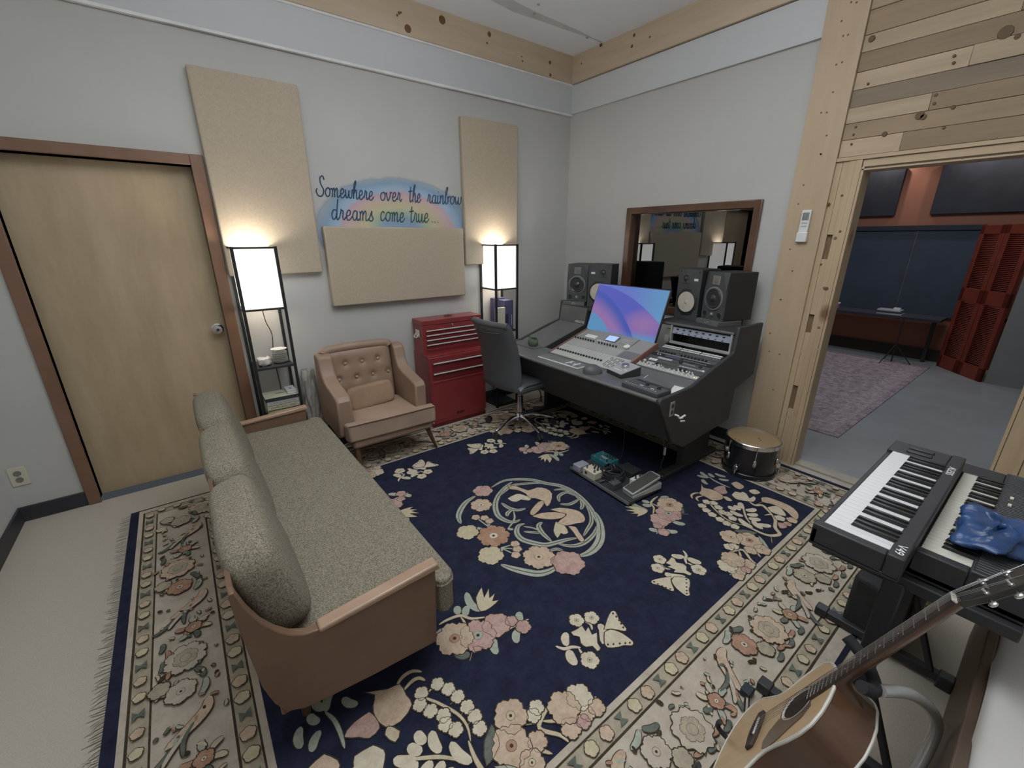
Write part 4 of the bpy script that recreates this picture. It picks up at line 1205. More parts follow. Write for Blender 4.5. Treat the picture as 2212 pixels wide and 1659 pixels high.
# local: faces +x
ang0 = R(191 - 4)
hub = MB().lathe([(.028, .075), (.034, .08), (.034, .15), (.026, .155), (.026, .30), (.018, .305), (.018, .42)], n=20)
hub.build('gas_lift', chrome_m, oc)
for k in range(5):
    a = ang0 + k * 2 * PI / 5
    ca, sa = math.cos(a), math.sin(a)
    lg = MB()
    path = [(.03, .118), (.10, .122), (.20, .105), (.27, .082), (.305, .07)]
    for i in range(len(path) - 1):
        pass
    pts = smooth_path([(ca * r_, sa * r_, z_) for r_, z_ in path], 3)
    lg.tube(pts, [.019 - .008 * i / (len(pts) - 1) for i in range(len(pts))], 10)
    lg.build('star_leg', chrome_m, oc)
    cw = MB()
    px_, py_ = ca * .305, sa * .305
    for o_ in (-.014, .014):
        cw.cyl((px_ - sa * (o_ - .009), py_ + ca * (o_ - .009), .026), (px_ - sa * (o_ + .009), py_ + ca * (o_ + .009), .026), .0255, n=16)
    cw.box(px_ - .012, px_ + .012, py_ - .012, py_ + .012, .03, .062)
    cw.build('caster', blackplastic_m, oc)
bx(-.10, .10, -.06, .06, .395, .425).build('mechanism', blackmetal_m, oc, bevel=.01)
lv = MB().tube(smooth_path([(.05, -.05, .40), (.06, -.12, .395), (.07, -.17, .37), (.075, -.18, .31)], 4), .005, 8)
lv.tube([(.075, -.18, .33), (.07, -.185, .28)], [.009, .012], 8)
lv.build('tilt_lever', blackplastic_m, oc)
MB().cyl((.12, -.02, .395), (.12, -.02, .36), .03, n=14).build('tension_knob', blackplastic_m, oc)
def seatfn(u, v):
    x = -.22 + .46 * u; y = -.245 + .49 * v
    e = min(u, 1 - u) * .46; f = min(v, 1 - v) * .49
    z = .50 - .03 * math.exp(-e / .02) - .025 * math.exp(-f / .02) + .012 * abs(v - .5) - .02 * u ** 3
    return (x, y, z)
m_ = MB().sheet(seatfn, 24, 24)
m_.build('seat', vinyl, oc, ang=80)
bx(-.22, .24, -.245, .245, .42, .475).build('seat_pan', vinyl, oc, bevel=.02, seg=3)
def cb(u, v, off):
    # u 0 bottom..1 top, v across
    z = .435 + .545 * u
    wv = .245 * (1 - .12 * u) * (1 - .10 * (1 - u) ** 3)
    y = -wv + 2 * wv * v
    x = -.235 - .10 * u + .05 * math.sin(PI * u) * .5 + .045 * (2 * v - 1) ** 2
    edge = min(min(v, 1 - v) * 2 * wv, (1 - u) * .545, u * .545 + .02)
    th = .040 * (1 - math.exp(-edge / .018)) + .003
    return (x + off * th - (.02 * u ** 6), y, z)
bb_ = MB().sheet(lambda u, v: cb(u, v, 1), 30, 20).sheet(lambda u, v: cb(1 - u, v, -1), 30, 20)
n1 = 31 * 21
bb_.sheet(lambda u, v: cb(u, 0, 2 * v - 1), 30, 1).sheet(lambda u, v: cb(u, 1, 1 - 2 * v), 30, 1).sheet(lambda u, v: cb(1, u, 1 - 2 * v), 20, 1).sheet(lambda u, v: cb(0, u, 2 * v - 1), 20, 1)
bb_.build('backrest', vinyl, oc, ang=60)
hr = MB().tube(smooth_path([(cb(.995, v, -.2)[0] + .0, cb(.995, v, 0)[1], .968) for v in (.03, .2, .4, .6, .8, .97)], 4), .026, 12)
hr.build('head_roll', vinyl, oc)
MB().tube(smooth_path([Vector(cb(.86, v, -1.0)) + Vector((-.0035, 0, .03 * (2 * v - 1) ** 2)) for v in (.02, .15, .3, .5, .7, .85, .98)], 4), .0028, 6).build('seam', mat('grey seam', (.10, .10, .10), .5), oc)

# ================================================================ CONSOLE DESK
SL = .287                                       # slope of the rack bays
def slz(x): return .722 + SL * (x + 1.0)
dk = wthing('console_desk', 'large black studio console desk with sloped rack bays and speaker shelves', 'desk', (-.75, -1.325, 0))
deskv = mat('black textured vinyl', (.046, .046, .048), .55, bs=.12, bscale=500)
decktop = mat('desk laminate', (.13, .13, .13), .36, bs=.03, bscale=400)
nose_m = mat('grey nosing', (.15, .15, .145), .35)
pf = [(-1.335, .69), (-1.332, .708), (-1.318, .721), (-1.0, .732), (-.757, .806), (-.523, .868), (-.500, 1.038), (-.155, 1.034), (-.160, .652), (-.415, .588), (-.433, .365), (-.571, .348), (-1.01, .318), (-1.146, .392)]
for a, b_ in ((-2.18, -2.155), (-.495, -.47)):
    MB().prism([(x, a, z) for x, z in pf], (0, b_ - a, 0)).build('side_panel', deskv, dk, bevel=.007, seg=3)
fa = MB().prism([(-1.333, -2.154, .70), (-1.148, -2.154, .392), (-1.128, -2.154, .400), (-1.31, -2.154, .70)], (0, 1.658, 0))
fa.build('front_fascia', deskv, dk, bevel=.004)
dt = MB().box(-1.325, -1.0, -2.154, -.496, .690, .716).box(-1.0, -.16, -1.690, -.82, .60, .62).prism([(-1.0, -2.154, .69), (-.917, -2.154, .69), (-.917, -2.154, .742), (-1.0, -2.154, .716)], (0, .464, 0))
dt.build('desk_top', decktop, dk, bevel=.003)
MB().tube([(-1.326, -2.155, .705), (-1.326, -.495, .705)], .0125, 12).build('nosing', nose_m, dk)
# left bay: blank covers
def slab(x0, x1, y0, y1, t=.008, z=slz, lift=0):
    return MB().prism([(x0, y0, z(x0) - t + lift), (x1, y0, z(x1) - t + lift), (x1, y0, z(x1) + lift), (x0, y0, z(x0) + lift)], (0, y1 - y0, 0))
slab(-1.0, -.530, -.82, -.496).build('bay_cover', lgrey_m, dk, bevel=.002)
bx(-1.13, -1.0, -.82, -.496, .712, .722).build('bay_cover', lgrey_m, dk, bevel=.002)
MB().prism([(-.530, -.82, .857), (-.505, -.82, 1.0), (-.497, -.82, 1.0), (-.522, -.82, .857)], (0, .324, 0)).build('riser_cover', lgrey_m, dk, bevel=.001)
dvd = MB()
for y in (-.828, -1.688):
    dvd.prism([(-1.0, y, .62), (-.16, y, .62), (-.16, y, .99), (-.50, y, .99), (-.525, y, .858), (-1.0, y, .720)], (0, .008, 0))
dvd.build('bay_divider', deskv, dk)
bx(-.505, -.155, -1.02, -.496, .978, 1.0).build('speaker_shelf', deskv, dk, bevel=.004)
bx(-.505, -.155, -2.154, -1.54, .978, 1.0).build('speaker_shelf', deskv, dk, bevel=.004)
bx(-.52, -.505, -2.154, -1.54, .985, 1.002).build('shelf_lip', decktop, dk, bevel=.004)
rl = MB()
for y in (-1.690, -2.154 + .012): rl.box(-.52, -.49, y - .006, y + .006, .86, .985)
rl.box(-.53, -.50, -2.15, -1.69, .850, .866)
rl.build('rack_rail', silver_m, dk, bevel=.001)
bx(-.30, -.28, -2.15, -1.69, .70, .975).build('back_board', mat('raw board', (.16, .155, .135), .7), dk)
for y in (-2.04, -.60):
    lg = MB().box(-.78, -.43, y - .025, y + .025, .035, .40).box(-1.01, -.30, y - .03, y + .03, .017 if 0 else .017, .05)
    lg.build('leg', deskv, dk, bevel=.006)
bx(-.47, -.44, -2.03, -.61, .10, .60).build('modesty_panel', deskv, dk)
MB().prism([(-1.13, -2.15, .60), (-.30, -2.15, .60), (-.30, -2.15, .64), (-1.13, -2.15, .64)], (0, 1.65, 0)).build('underside', deskv, dk)
wt = mat('white lettering', (.75, .75, .75), .5)
text('ARGOSY', .03, wt, 'desk_lettering', dk, Matrix.Translation(Vector((.75, 1.325, 0))) @ frame((-.531, -.76, .872), (0, -1, 0), (.17, 0, .98)), w=.12)

# outlet and plug on the side panel
op = thing('desk_outlet', 'small grey power outlet on the right side panel of the console desk', 'outlet', (-1.205, -2.1805, .635))
bx(-.022, .022, -.006, 0, -.045, .045).build('cover_plate', mat('grey outlet', (.30, .29, .27), .5), op, bevel=.002)
for z in (-.02, .02): MB().lathe([(.013, 0), (.013, .002)], (0, -.006, z), 12, 0, (0, -1, 0)).build('receptacle', blackplastic_m, op)
kt = thing('white_plug', 'white plug with two flat tags hanging below the desk outlet', 'plug', (-1.16, -2.20, .575))
MB().tube(smooth_path([(-.02, .01, .02), (-.01, -.01, .015), (.0, -.01, 0), (.03, -.015, -.005)], 3), .006, 8).build('body', white_m, kt)
bx(0, .06, -.02, -.008, -.008, .0).build('tag', white_m, kt, bevel=.002, rot=(0, R(-8), 0)); bx(0, .045, -.03, -.02, -.02, -.012).build('tag', white_m, kt, bevel=.002, rot=(0, R(12), 0))
hc = thing('dangling_connector', 'thin dark cable with a silver connector dangling under the desk front corner', 'cable', (-1.13, -2.13, .36))
MB().tube(smooth_path([(0, 0, .06), (-.01, .01, .0), (-.005, .0, -.08), (.03, .03, -.2), (.1, .0, -.335)], 5), .0028, 6).build('cable', blackplastic_m, hc)
MB().cyl((-.006, .0, -.02), (-.004, .0, -.075), .008, n=10).build('connector', steel_m, hc)
hc = thing('dangling_cable', 'single thin cable hanging from under the desk to the rug', 'cable', (-1.06, -1.75, .25))
MB().tube(smooth_path([(0, 0, .35), (-.01, -.01, .1), (.01, 0, -.1), (0, .02, -.232)], 5), .0025, 6).build('cable', blackplastic_m, hc)

# ---------------------------------------------------------------- rack units
al_ = math.atan(SL)
def slopeM(x, y, lift=0.0):         # local x up the slope, y room y, z out of it
    return Matrix.Translation(Vector((x, y, slz(x) + lift))) @ Matrix.Rotation(-al_, 4, 'Y')
U = .0425
uy0, uy1 = -2.152, -1.692
labels = ['silver rack unit with two rows of cream knobs, nearest the desk top', 'black rack unit with white knobs at its left and black knobs at its right',
          'rack unit with white button blocks and an olive display', 'dark rack unit with one big dark green knob', 'black rack unit with a slate blue display window',
          'grey rack unit with a row of black knobs', 'dark perforated rack unit between the black knobs and the patch bay', 'pale patch bay with two white rows of sockets, highest on the slope']
base_c = [silver_m, dgrey_m, dgrey_m, dgrey_m, blackmetal_m, mat('charcoal panel', (.09, .09, .09), .5), dgrey_m, blackplastic_m]
ck = mat('cream knob', (.62, .60, .50), .4)
for k in range(8):
    xx = -.915 + k * U * math.cos(al_)
    t = wthing('rack_unit', labels[k], 'rack unit', (xx, -1.922, slz(xx)), 'rack units in the right bay')
    Mx = slopeM(xx, -1.922, .002)
    def part(name, m_, mm_, **kw):
        m_.T = Mx
        m_.v = [tuple(Mx @ Vector(p)) for p in m_.v]
        return m_.build(name, mm_, t, **kw)
    part('face_plate', bx(.001, U - .001, -.23, .23, -.03, .004), base_c[k], bevel=.0008)
    def knobs(ys, x, r, h, mm_):
        for y in ys: part('knob', MB().lathe([(r, .004), (r, .004 + h * .8), (r * .8, .004 + h)], (x, y, 0), 10), mm_)
    if k == 0:
        knobs([.215 - .029 * i for i in range(4)] + [.09 - .03 * i for i in range(3)] + [-.02 - .034 * i for i in range(6)], .029, .0075, .012, ck)
        knobs([.215 - .029 * i for i in range(4)] + [.09 - .03 * i for i in range(3)] + [-.02 - .034 * i for i in range(6)], .012, .0055, .008, white_m)
        for y in (-.205, -.22): part('lamp', MB().sph((.018, y, .005), .005, 6), emis('warm lamp', (1, .9, .6), .35) if 'warm lamp' not in MATS else MATS['warm lamp'])
    elif k == 1:
        knobs([.20], .02, .011, .012, ck); knobs([.10], .024, .009, .014, blackplastic_m)
        knobs([.085, .075, .06], .012, .004, .006, white_m)
        knobs([-.08, -.115], .022, .011, .018, blackplastic_m); knobs([-.07, -.1, -.13, -.15, -.17], .012, .0055, .01, white_m)
        part('label_strip', bx(.008, .03, .12, .18, .004, .005), silver_m)
    elif k == 2:
        for i in range(3): part('button', bx(.008, .034, .13 + .022 * i, .148 + .022 * i, .004, .008), white_m)
        part('display', bx(.01, .034, -.02, .10, .004, .0055), mat('olive display', (.10, .11, .075), .3))
        for i in range(9): part('button', bx(.012, .026, -.06 - .018 * i, -.046 - .018 * i, .004, .008), silver_m)
        knobs([-.215], .02, .009, .008, white_m)
    elif k == 3:
        part('display', bx(.01, .034, .04, .15, .004, .0055), silver_m); knobs([-.03, -.17], .021, .012, .014, mat('dark green knob', (.02, .05, .035), .4) if 'dark green knob' not in MATS else MATS['dark green knob'])
        for i in range(8): part('button', bx(.016, .024, -.05 - .012 * i, -.043 - .012 * i, .004, .006), silver_m)
    elif k == 4:
        part('display', bx(.008, .036, .0, .12, .004, .0055), mat('slate display', (.09, .10, .15), .25)); knobs([.18, .16], .02, .004, .006, white_m)
        for i in range(14): part('button', bx(.016, .022, -.03 - .012 * i, -.024 - .012 * i, .004, .006), silver_m)
    elif k == 5:
        knobs([.19 - .0235 * i for i in range(6)] + [.02 - .026 * i for i in range(8)], .02, .008, .014, blackplastic_m)
        part('label_strip', bx(.003, .008, -.2, .2, .004, .0046), silver_m)
    elif k == 6:
        g = MB()
        for i in range(44):
            for j in range(2): g.box(.01 + .014 * j, .018 + .014 * j, .215 - .01 * i, .2195 - .01 * i, .004, .0052)
        part('socket_grid', g, lgrey_m)
    else:
        for j in range(2):
            for q in range(3):
                part('designation_strip', bx(.004 + .024 * j, .016 + .024 * j, .222 - .15 * q - .142, .222 - .15 * q, .004, .0075), white_m)
        g = MB()
        for i in range(48):
            for j in range(2): g.lathe([(.0022, .0076), (.0022, .0082)], (.010 + .024 * j, .216 - .0092 * i, 0), 6)
        part('jack_sockets', g, blackmetal_m)
# power strip and cables in the riser opening
ps = wthing('power_conditioner', 'pale blue grey jack panel tilted in the opening under the right speakers', 'jack panel', (-.50, -1.92, .93))
pm3 = mat('pale blue panel', (.30, .33, .40), .4)
MB().prism([(-.515, -2.14, .925), (-.502, -2.14, .972), (-.498, -2.14, .972), (-.511, -2.14, .925)], (0, .44, 0)).build('face_plate', pm3, ps, bevel=.001)
g = MB()
for i in range(8):
    y = -1.73 - .05 * i
    g.box(-.5135, -.505, y - .010, y, .957, .962).box(-.5135, -.505, y - .016, y - .013, .957, .962).box(-.5175, -.508, y - .008, y + .002, .932, .936)
g.build('sockets', blackmetal_m, ps)
pcs = []
for i, (y, dx, L_) in enumerate(((-1.76, .02, .05), (-1.79, .015, .06), (-1.83, .03, .05), (-1.86, .01, .045), (-1.905, .02, .05), (-2.09, .03, .075), (-2.115, .02, .075))):
    t = wthing('patch_cable', 'black patch cable hanging under the pale jack panel, number %s from the left' % ['one', 'two', 'three', 'four', 'five', 'six', 'seven'][i], 'patch cable', (-.50, y, .92), 'patch cables below the jack panel')
    MB().tube(smooth_path([(-.50, y, .925), (-.50 + dx, y + .008, .915), (-.47 + dx, y + .02, .90), (-.46, y + .028, .925 - L_)], 3), .0028, 6).build('cable', blackplastic_m, t)
    t['label'] = ['leftmost black patch cable hanging under the pale jack panel', 'second black patch cable from the left under the pale jack panel', 'third black patch cable from the left under the pale jack panel', 'fourth black patch cable from the left under the pale jack panel', 'fifth black patch cable from the left under the pale jack panel', 'sixth black patch cable, left one of the right hand pair in the riser', 'rightmost black patch cable in the desk riser'][i]

# ---------------------------------------------------------------- digital mixer
dm = wthing('digital_mixer', 'large grey digital mixing console with wooden end cheeks and a small lit screen', 'mixing console', (-.88, -1.335, .72))
msl = math.atan((.847 - .707) / .435)
Mm = Matrix.Translation(Vector((-1.10, -1.335, .717))) @ Matrix.Rotation(-msl, 4, 'Y')
def mpart(name, m_, mm_, par=dm, **kw):
    m_.v = [tuple(Mm @ Vector(p)) for p in m_.v]
    return m_.build(name, mm_, par, org=dm.location[:], **kw)
D_ = .457
mxg = mat('warm grey console', (.30, .30, .285), .45, var=.03); mxl = mat('light console strip', (.46, .46, .44), .45, var=.03); mxd = mat('dark console field', (.17, .17, .175), .5)
mpart('body', bx(0, D_, -.345, .345, -.03, .006), mxg, bevel=.003)
mpart('end_cheek', bx(-.002, D_ + .002, .345, .357, -.032, .012), wood('cherry cheek', (.20, .09, .06), (.28, .14, .10), (2, 2, 2)), bevel=.003)
mpart('end_cheek', bx(-.002, D_ + .002, -.357, -.345, -.032, .012), MATS['cherry cheek'], bevel=.003)
mpart('fader_field', bx(.004, .17, -.335, .335, .006, .0075), mxl, bevel=.0005)
mpart('dark_pad', bx(.17, .27, -.335, -.20, .006, .0075), mxd)
mpart('button_field', bx(.172, .265, -.19, .335, .006, .0072), mat('mid console strip', (.36, .36, .345), .5))
g = MB()
for i in range(17): g.box(.075, .165, .318 - .0285 * i, .3195 - .0285 * i, .0075, .0078)
mpart('fader_slots', g, mxd)
for i in range(17):
    mpart('fader_cap', bx(.062, .076, .311 - .0285 * i, .325 - .0285 * i, .0075, .019), blackplastic_m, bevel=.0015)
for i in range(16):
    if i == 8: continue
    mpart('knob', MB().lathe([(.007, .006), (.007, .017), (.0055, .02)], (.285, .325 - .0285 * i, 0), 10), blackplastic_m)
for i in range(6): mpart('knob', MB().lathe([(.006, .006), (.006, .016), (.0045, .018)], (.310, .10 - .022 * i, 0), 10), white_m)
g = MB()
for i in range(16):
    for j in range(5): g.box(.185 + .016 * j, .192 + .016 * j, .312 - .0285 * i, .325 - .0285 * i, .0072, .0086)
mpart('small_buttons', g, mxl)
g = MB()
for i in range(7):
    for j in range(8):
        if (i * 3 + j) % 5: g.box(.02 + .017 * j, .029 + .017 * j, -.19 - .02 * i, -.18 - .02 * i, .0075, .010)
mpart('transport_buttons', g, mxd)
bk2 = mpart('bridge', MB().prism([(.30, -.20, .006), (.455, -.20, .006), (.455, -.20, .014), (.40, -.20, .016), (.32, -.20, .012)], (0, .42, 0)), mxg, bevel=.003)
scm = emis('small console screen', (.36, .50, .82), .55)
sM = Mm @ Matrix.Translation(Vector((.322, 0, .0135))) @ Matrix.Rotation(-math.atan(.010 / .08), 4, 'Y')
q = MB(); q.v = []; q.box(.006, .082, -.055, .055, 0, .004); q.v = [tuple(sM @ Vector(p)) for p in q.v]
q.build('bezel', mxd, dm, bevel=.001)
q = MB().box(.012, .076, -.047, .047, .004, .005); q.v = [tuple(sM @ Vector(p)) for p in q.v]
q.build('screen', scm, dm)
mpart('jog_wheel', MB().lathe([(.024, .012), (.024, .022), (.020, .025), (.004, .024)], (.31, -.185, 0), 22), white_m)
g = MB()
for i in range(5):
    for j in range(6): g.box(.335 + .012 * j, .343 + .012 * j, -.10 - .02 * i, -.085 - .02 * i, .014, .020)
mpart('number_keys', g, mxl)
tg = wthing('white_pad', 'small white memo block lying on the left of the mixing console', 'memo block', (-.82, -1.10, .82))
q = bx(.315, .36, .14, .25, .008, .022); q.v = [tuple(Mm @ Vector(p)) for p in q.v]; q.build('paper_block', white_m, tg, bevel=.003)

# ---------------------------------------------------------------- monitor
mo = thing('computer_monitor', 'wide computer monitor with a blue and violet wave wallpaper on the desk', 'monitor', (-.628, -1.285, .845), rot=(0, R(19), 0))
# local: z up the screen, faces -x
mw, mh = .70, .405
bx(.0, .022, -mw / 2, mw / 2, -.018, mh + .008).build('housing', blackplastic_m, mo, bevel=.004)
bx(-.004, .004, -mw / 2, mw / 2, -.020, .002).build('chin', silver_m, mo, bevel=.002)
wm, nt, b = nodes('wave wallpaper')
tc = nt.nodes.new('ShaderNodeTexCoord'); sp = nt.nodes.new('ShaderNodeSeparateXYZ'); nt.links.new(tc.outputs['Object'], sp.inputs[0])
U_ = mth('DIVIDE', mth('SUBTRACT', mw / 2, sp.outputs[1]), mw); V_ = mth('DIVIDE', sp.outputs[2], mh)
def mixc(f, a_, b_):
    n_ = nt.nodes.new('ShaderNodeMixRGB'); nt.links.new(f, n_.inputs[0])
    for i, q in ((1, a_), (2, b_)):
        if isinstance(q, tuple): n_.inputs[i].default_value = q
        else: nt.links.new(q, n_.inputs[i])
    return n_.outputs[0]
def sstep(x, w_): 
    n_ = nt.nodes.new('ShaderNodeMapRange'); n_.interpolation_type = 'SMOOTHSTEP'
    nt.links.new(x, n_.inputs[0]); n_.inputs[1].default_value = -w_; n_.inputs[2].default_value = w_
    return n_.outputs[0]
def clampm(x): 
    n_ = nt.nodes.new('ShaderNodeClamp'); nt.links.new(x, n_.inputs[0]); return n_.outputs[0]
deep, pink, cyan, blue, peri, teal_ = W4(.055, .09, .40), W4(.27, .15, .37), W4(.09, .26, .48), W4(.085, .10, .46), W4(.12, .17, .52), W4(.11, .28, .50)
def par(a_, b_, c2):      # height of the curve above V
    return mth('SUBTRACT', mth('ADD', mth('ADD', a_, mth('MULTIPLY', U_, b_)), mth('MULTIPLY', mth('MULTIPLY', U_, U_), c2)), V_)
dA, dB, dC = par(.88, -.35, -1.2), par(.40, -.3, -2.0), par(.98, -.05, -.58)
up_ = mixc(clampm(mth('MULTIPLY', mth('SUBTRACT', U_, .5), 2.2)), peri, teal_)
gx, gy = mth('SUBTRACT', U_, .80), mth('SUBTRACT', V_, .30)
glow = mth('SUBTRACT', 1.0, mth('MULTIPLY', mth('ADD', mth('MULTIPLY', gx, gx), mth('MULTIPLY', gy, gy)), 9.0))
mid = mixc(clampm(glow), blue, pink)
mid = mixc(clampm(mth('MULTIPLY', mth('SUBTRACT', .16, V_), 7)), mid, teal_)
low = mixc(clampm(mth('MULTIPLY', mth('SUBTRACT', dA, .10), 3.6)), deep, pink)
low = mixc(clampm(mth('MULTIPLY', mth('SUBTRACT', .12, V_), 6)), low, W4(.08, .20, .46))
c_ = mixc(sstep(dC, .012), up_, mid)
c_ = mixc(sstep(dA, .008), c_, low)
c_ = mixc(sstep(dB, .008), c_, cyan)
nt.links.new(c_, b.inputs['Emission Color']); sset(b, 'Emission Strength', .85)
b.inputs['Base Color'].default_value = (.01, .01, .01, 1); b.inputs['Roughness'].default_value = .4
q = MB().add([(-.0015, mw / 2 - .006, .004), (-.0015, -mw / 2 + .006, .004), (-.0015, -mw / 2 + .006, mh), (-.0015, mw / 2 - .006, mh)], [(0, 1, 2, 3)])
q.build('screen', wm, mo, smooth=False)
bx(.022, .06, -.11, .11, .10, .26).build('rear_hub', blackplastic_m, mo, bevel=.01)
MB().tube([(.05, 0, .15), (.16, 0, .0), (.22, 0, -.2)], .018, 10).build('stand_arm', blackmetal_m, mo)
text('dell' if 0 else 'o', .008, silver_m, 'chin_logo', mo, frame((-.0048, 0, -.009), (0, -1, 0), (0, 0, 1)))

# ---------------------------------------------------------------- speakers
spk_m = mat('matte black baffle', (.075, .076, .078), .5, bs=.08, bscale=500)
spk_side = mat('black ash cabinet', (.028, .028, .030), .5, bs=.1, bscale=300)
ringm = mat('grey ring', (.19, .19, .19), .3)
cone_m = mat('black woven cone', (.045, .045, .047), .22)
wcone = mat('white paper cone', (.60, .55, .46), .7, var=.06, vs=25)
copper = mat('folded copper ribbon', (.42, .34, .27), .35, .6)
def mon_a(label, loc, rz):
    t = thing('studio_monitor', label, 'speaker', loc, rz, 'black cone studio monitors')
    w_, h_, d_ = .201, .337, .275
    MB().prism([(.012, -w_ / 2, 0), (.012, w_ / 2, 0), (.012, w_ / 2, h_), (.012, -w_ / 2, h_)], (d_ - .012, 0, 0)).build('cabinet', spk_side, t, bevel=.004)
    bf = MB()
    h1 = .20
    o_ = [(-w_ / 2, 0), (w_ / 2, 0), (w_ / 2, h1), (w_ / 2 - .04, h_), (-w_ / 2 + .04, h_), (-w_ / 2, h1)]
    bf.prism([(0, a, b_) for a, b_ in o_], (.014, 0, 0))
    for s_ in (-1, 1):
        bf.add([(0, s_ * w_ / 2, h1), (0, s_ * (w_ / 2 - .04), h_), (.014, s_ * w_ / 2, h_)], [(0, 1, 2) if s_ > 0 else (0, 2, 1)])
    bf.build('baffle', spk_m, t)
    MB().lathe([(.084, .0), (.084, .005), (.073, .008), (.070, .004)], (0, 0, .152), 36, 0, (-1, 0, 0)).build('woofer_ring', ringm, t)
    wf = MB().lathe([(.069, .0055), (.064, .009), (.059, .006), (.056, .0045), (.030, .0042), (.024, .008), (.018, .014), (.008, .018), (.001, .019)], (-.004, 0, .152), 36, 0, (-1, 0, 0)).build('woofer', cone_m, t)
    bx(-.003, .004, -.034, .034, .247, .312).build('tweeter_plate', ringm, t, bevel=.003)
    g = MB()
    for i in range(7): g.box(-.005, .0, -.014 + .004 * i, -.012 + .004 * i, .262, .297)
    g.build('ribbon_tweeter', copper, t)
    for s_ in (-1, 1):
        MB().lathe([(.024, .0), (.024, .003), (.020, .004), (.017, .001)], (0, s_ * .068, .038), 20, 0, (-1, 0, 0)).build('port_ring', spk_m, t)
        MB().lathe([(.018, .0025), (.001, .0022)], (0, s_ * .068, .038), 18, 0, (-1, 0, 0)).build('port', blackmetal_m, t)
    MB().lathe([(.015, 0), (.015, .003)], (0, 0, .040), 16, 0, (-1, 0, 0)).build('control_panel', ringm, t)
    MB().sph((-.004, .002, .043), .003, 6).build('power_lamp', emis('green lamp', (.5, 1, .5), .5) if 'green lamp' not in MATS else MATS['green lamp'], t)
    MB().lathe([(.006, 0), (.005, .008)], (-.003, 0, .032), 10, 0, (-1, 0, 0)).build('volume_knob', steel_m, t)
    return t
def mon_b(label, loc, rz, side):
    t = thing('studio_monitor', label, 'speaker', loc, rz, 'white cone studio monitors')
    w_, h_, d_ = .215, .382, .195
    bx(.0, d_, -w_ / 2, w_ / 2, 0, h_).build('cabinet', spk_side, t, bevel=.002)
    bx(-.002, .0, -w_ / 2 + .002, w_ / 2 - .002, .002, h_ - .002).build('baffle', spk_m, t)
    o = [(.098 * math.cos(PI / 8 + PI / 4 * i) * 1.0, .098 * math.sin(PI / 8 + PI / 4 * i) * 1.06) for i in range(8)]
    MB().prism([(-.010, a, b_ + .138) for a, b_ in o], (.01, 0, 0)).build('woofer_frame', blackplastic_m, t, bevel=.003)
    MB().lathe([(.088, .010), (.080, .014), (.076, .011)], (0, 0, .138), 36, 0, (-1, 0, 0)).build('surround', blackmetal_m, t)
    MB().lathe([(.077, .011), (.070, .009), (.032, .0005 + .001), (.030, .006), (.018, .011), (.001, .0125)], (-.001, 0, .138), 36, 0, (-1, 0, 0)).build('white_cone', wcone, t)
    ty = side * .03
    bx(-.005, .0, ty - .036, ty + .036, .272, .344).build('tweeter_plate', spk_m, t, bevel=.006)
    MB().lathe([(.030, .004), (.028, .007), (.018, .005), (.012, .009), (.001, .011)], (0, ty, .308), 26, 0, (-1, 0, 0)).build('tweeter', cone_m, t)
    bx(-.004, -.002, -side * .062 - .018, -side * .062 + .018, .296, .313).build('white_badge', white_m, t)
    for y in (-.085, .085): MB().lathe([(.005, 0), (.005, .003)], (-.002, y, .362), 8, 0, (-1, 0, 0)).build('corner_screw', blackmetal_m, t)
    return t
mon_a('black cone studio monitor at the far left of the desk', (-.42, -.60, 1.036), R(24))
mon_b('white cone studio monitor on the left, partly hidden by the computer monitor', (-.38, -.835, 1.0), R(21), -1)
mon_b('white cone studio monitor on the right shelf, left of the black coned one', (-.315, -1.668, 1.0), R(-10), 1)
mon_a('black cone studio monitor at the far right of the desk', (-.345, -1.892, 1.036), R(-17.5))
foam = mat('grey foam', (.105, .105, .10), .8, bs=.1, bscale=300)
for lb, loc, rz in (('grey foam isolation pad under the far left speaker', (-.44, -.59, 1.0), 24), ('grey foam isolation pad under the far right speaker', (-.365, -1.887, 1.0), -17.5)):
    t = thing('isolation_pad', lb, 'speaker pad', loc, R(rz), 'foam pads under the black cone speakers')
    MB().prism([(-.02, -.108, 0), (-.012, -.108, .034), (.20, -.108, .034), (.20, -.108, 0)], (0, .216, 0)).build('foam_block', foam, t, bevel=.002)
    MB().tube([(-.0185 + .0, .016 * math.cos(a * PI / 8), .017 + .0055 * math.sin(a * PI / 8)) for a in range(16)], .0016, 6, closed=True).build('oval_badge', silver_m, t)

# ---------------------------------------------------------------- things on the desk top
ZT = .7165
kbm = mat('keyboard grey keys', (.20, .20, .20), .5)
kb_ = thing('computer_keyboard', 'slim silver computer keyboard with grey keys at the front of the desk', 'computer keyboard', (-1.207, -1.242, ZT), R(1))
bx(-.057, .057, -.212, .212, 0, .009).build('tray', white_m, kb_, bevel=.002)
g = MB()
for r_ in range(6):
    for c_i in range(22):
        y = .203 - .0187 * c_i
        if c_i in (14, 18) and r_ < 5: continue
        if r_ in (1, 2) and c_i in (15, 17) and r_ == 2: continue
        g.box(.036 - .0172 * r_ + .0, .050 - .0172 * r_, y - .0155, y, .009, .0115)
g.build('keys', kbm, kb_)
ms2 = thing('vertical_mouse', 'grey humped computer mouse right of the silver keyboard', 'mouse', (-1.235, -1.575, ZT), R(-15))
def mf(u, v):
    a = 2 * PI * v; ph = PI / 2 * u
    r_ = math.cos(ph)
    return (.070 * r_ * math.cos(a) - .010 * math.sin(ph), .056 * r_ * math.sin(a) + .006 * math.sin(ph), .062 * math.sin(ph) ** .8)
MB().sheet(mf, 14, 28).build('shell', mat('grey mouse rubber', (.10, .10, .105), .5), ms2, ang=180, weld=True)
bx(-.05, .045, -.034, .034, 0, .006).build('base', ringm, ms2, bevel=.002)
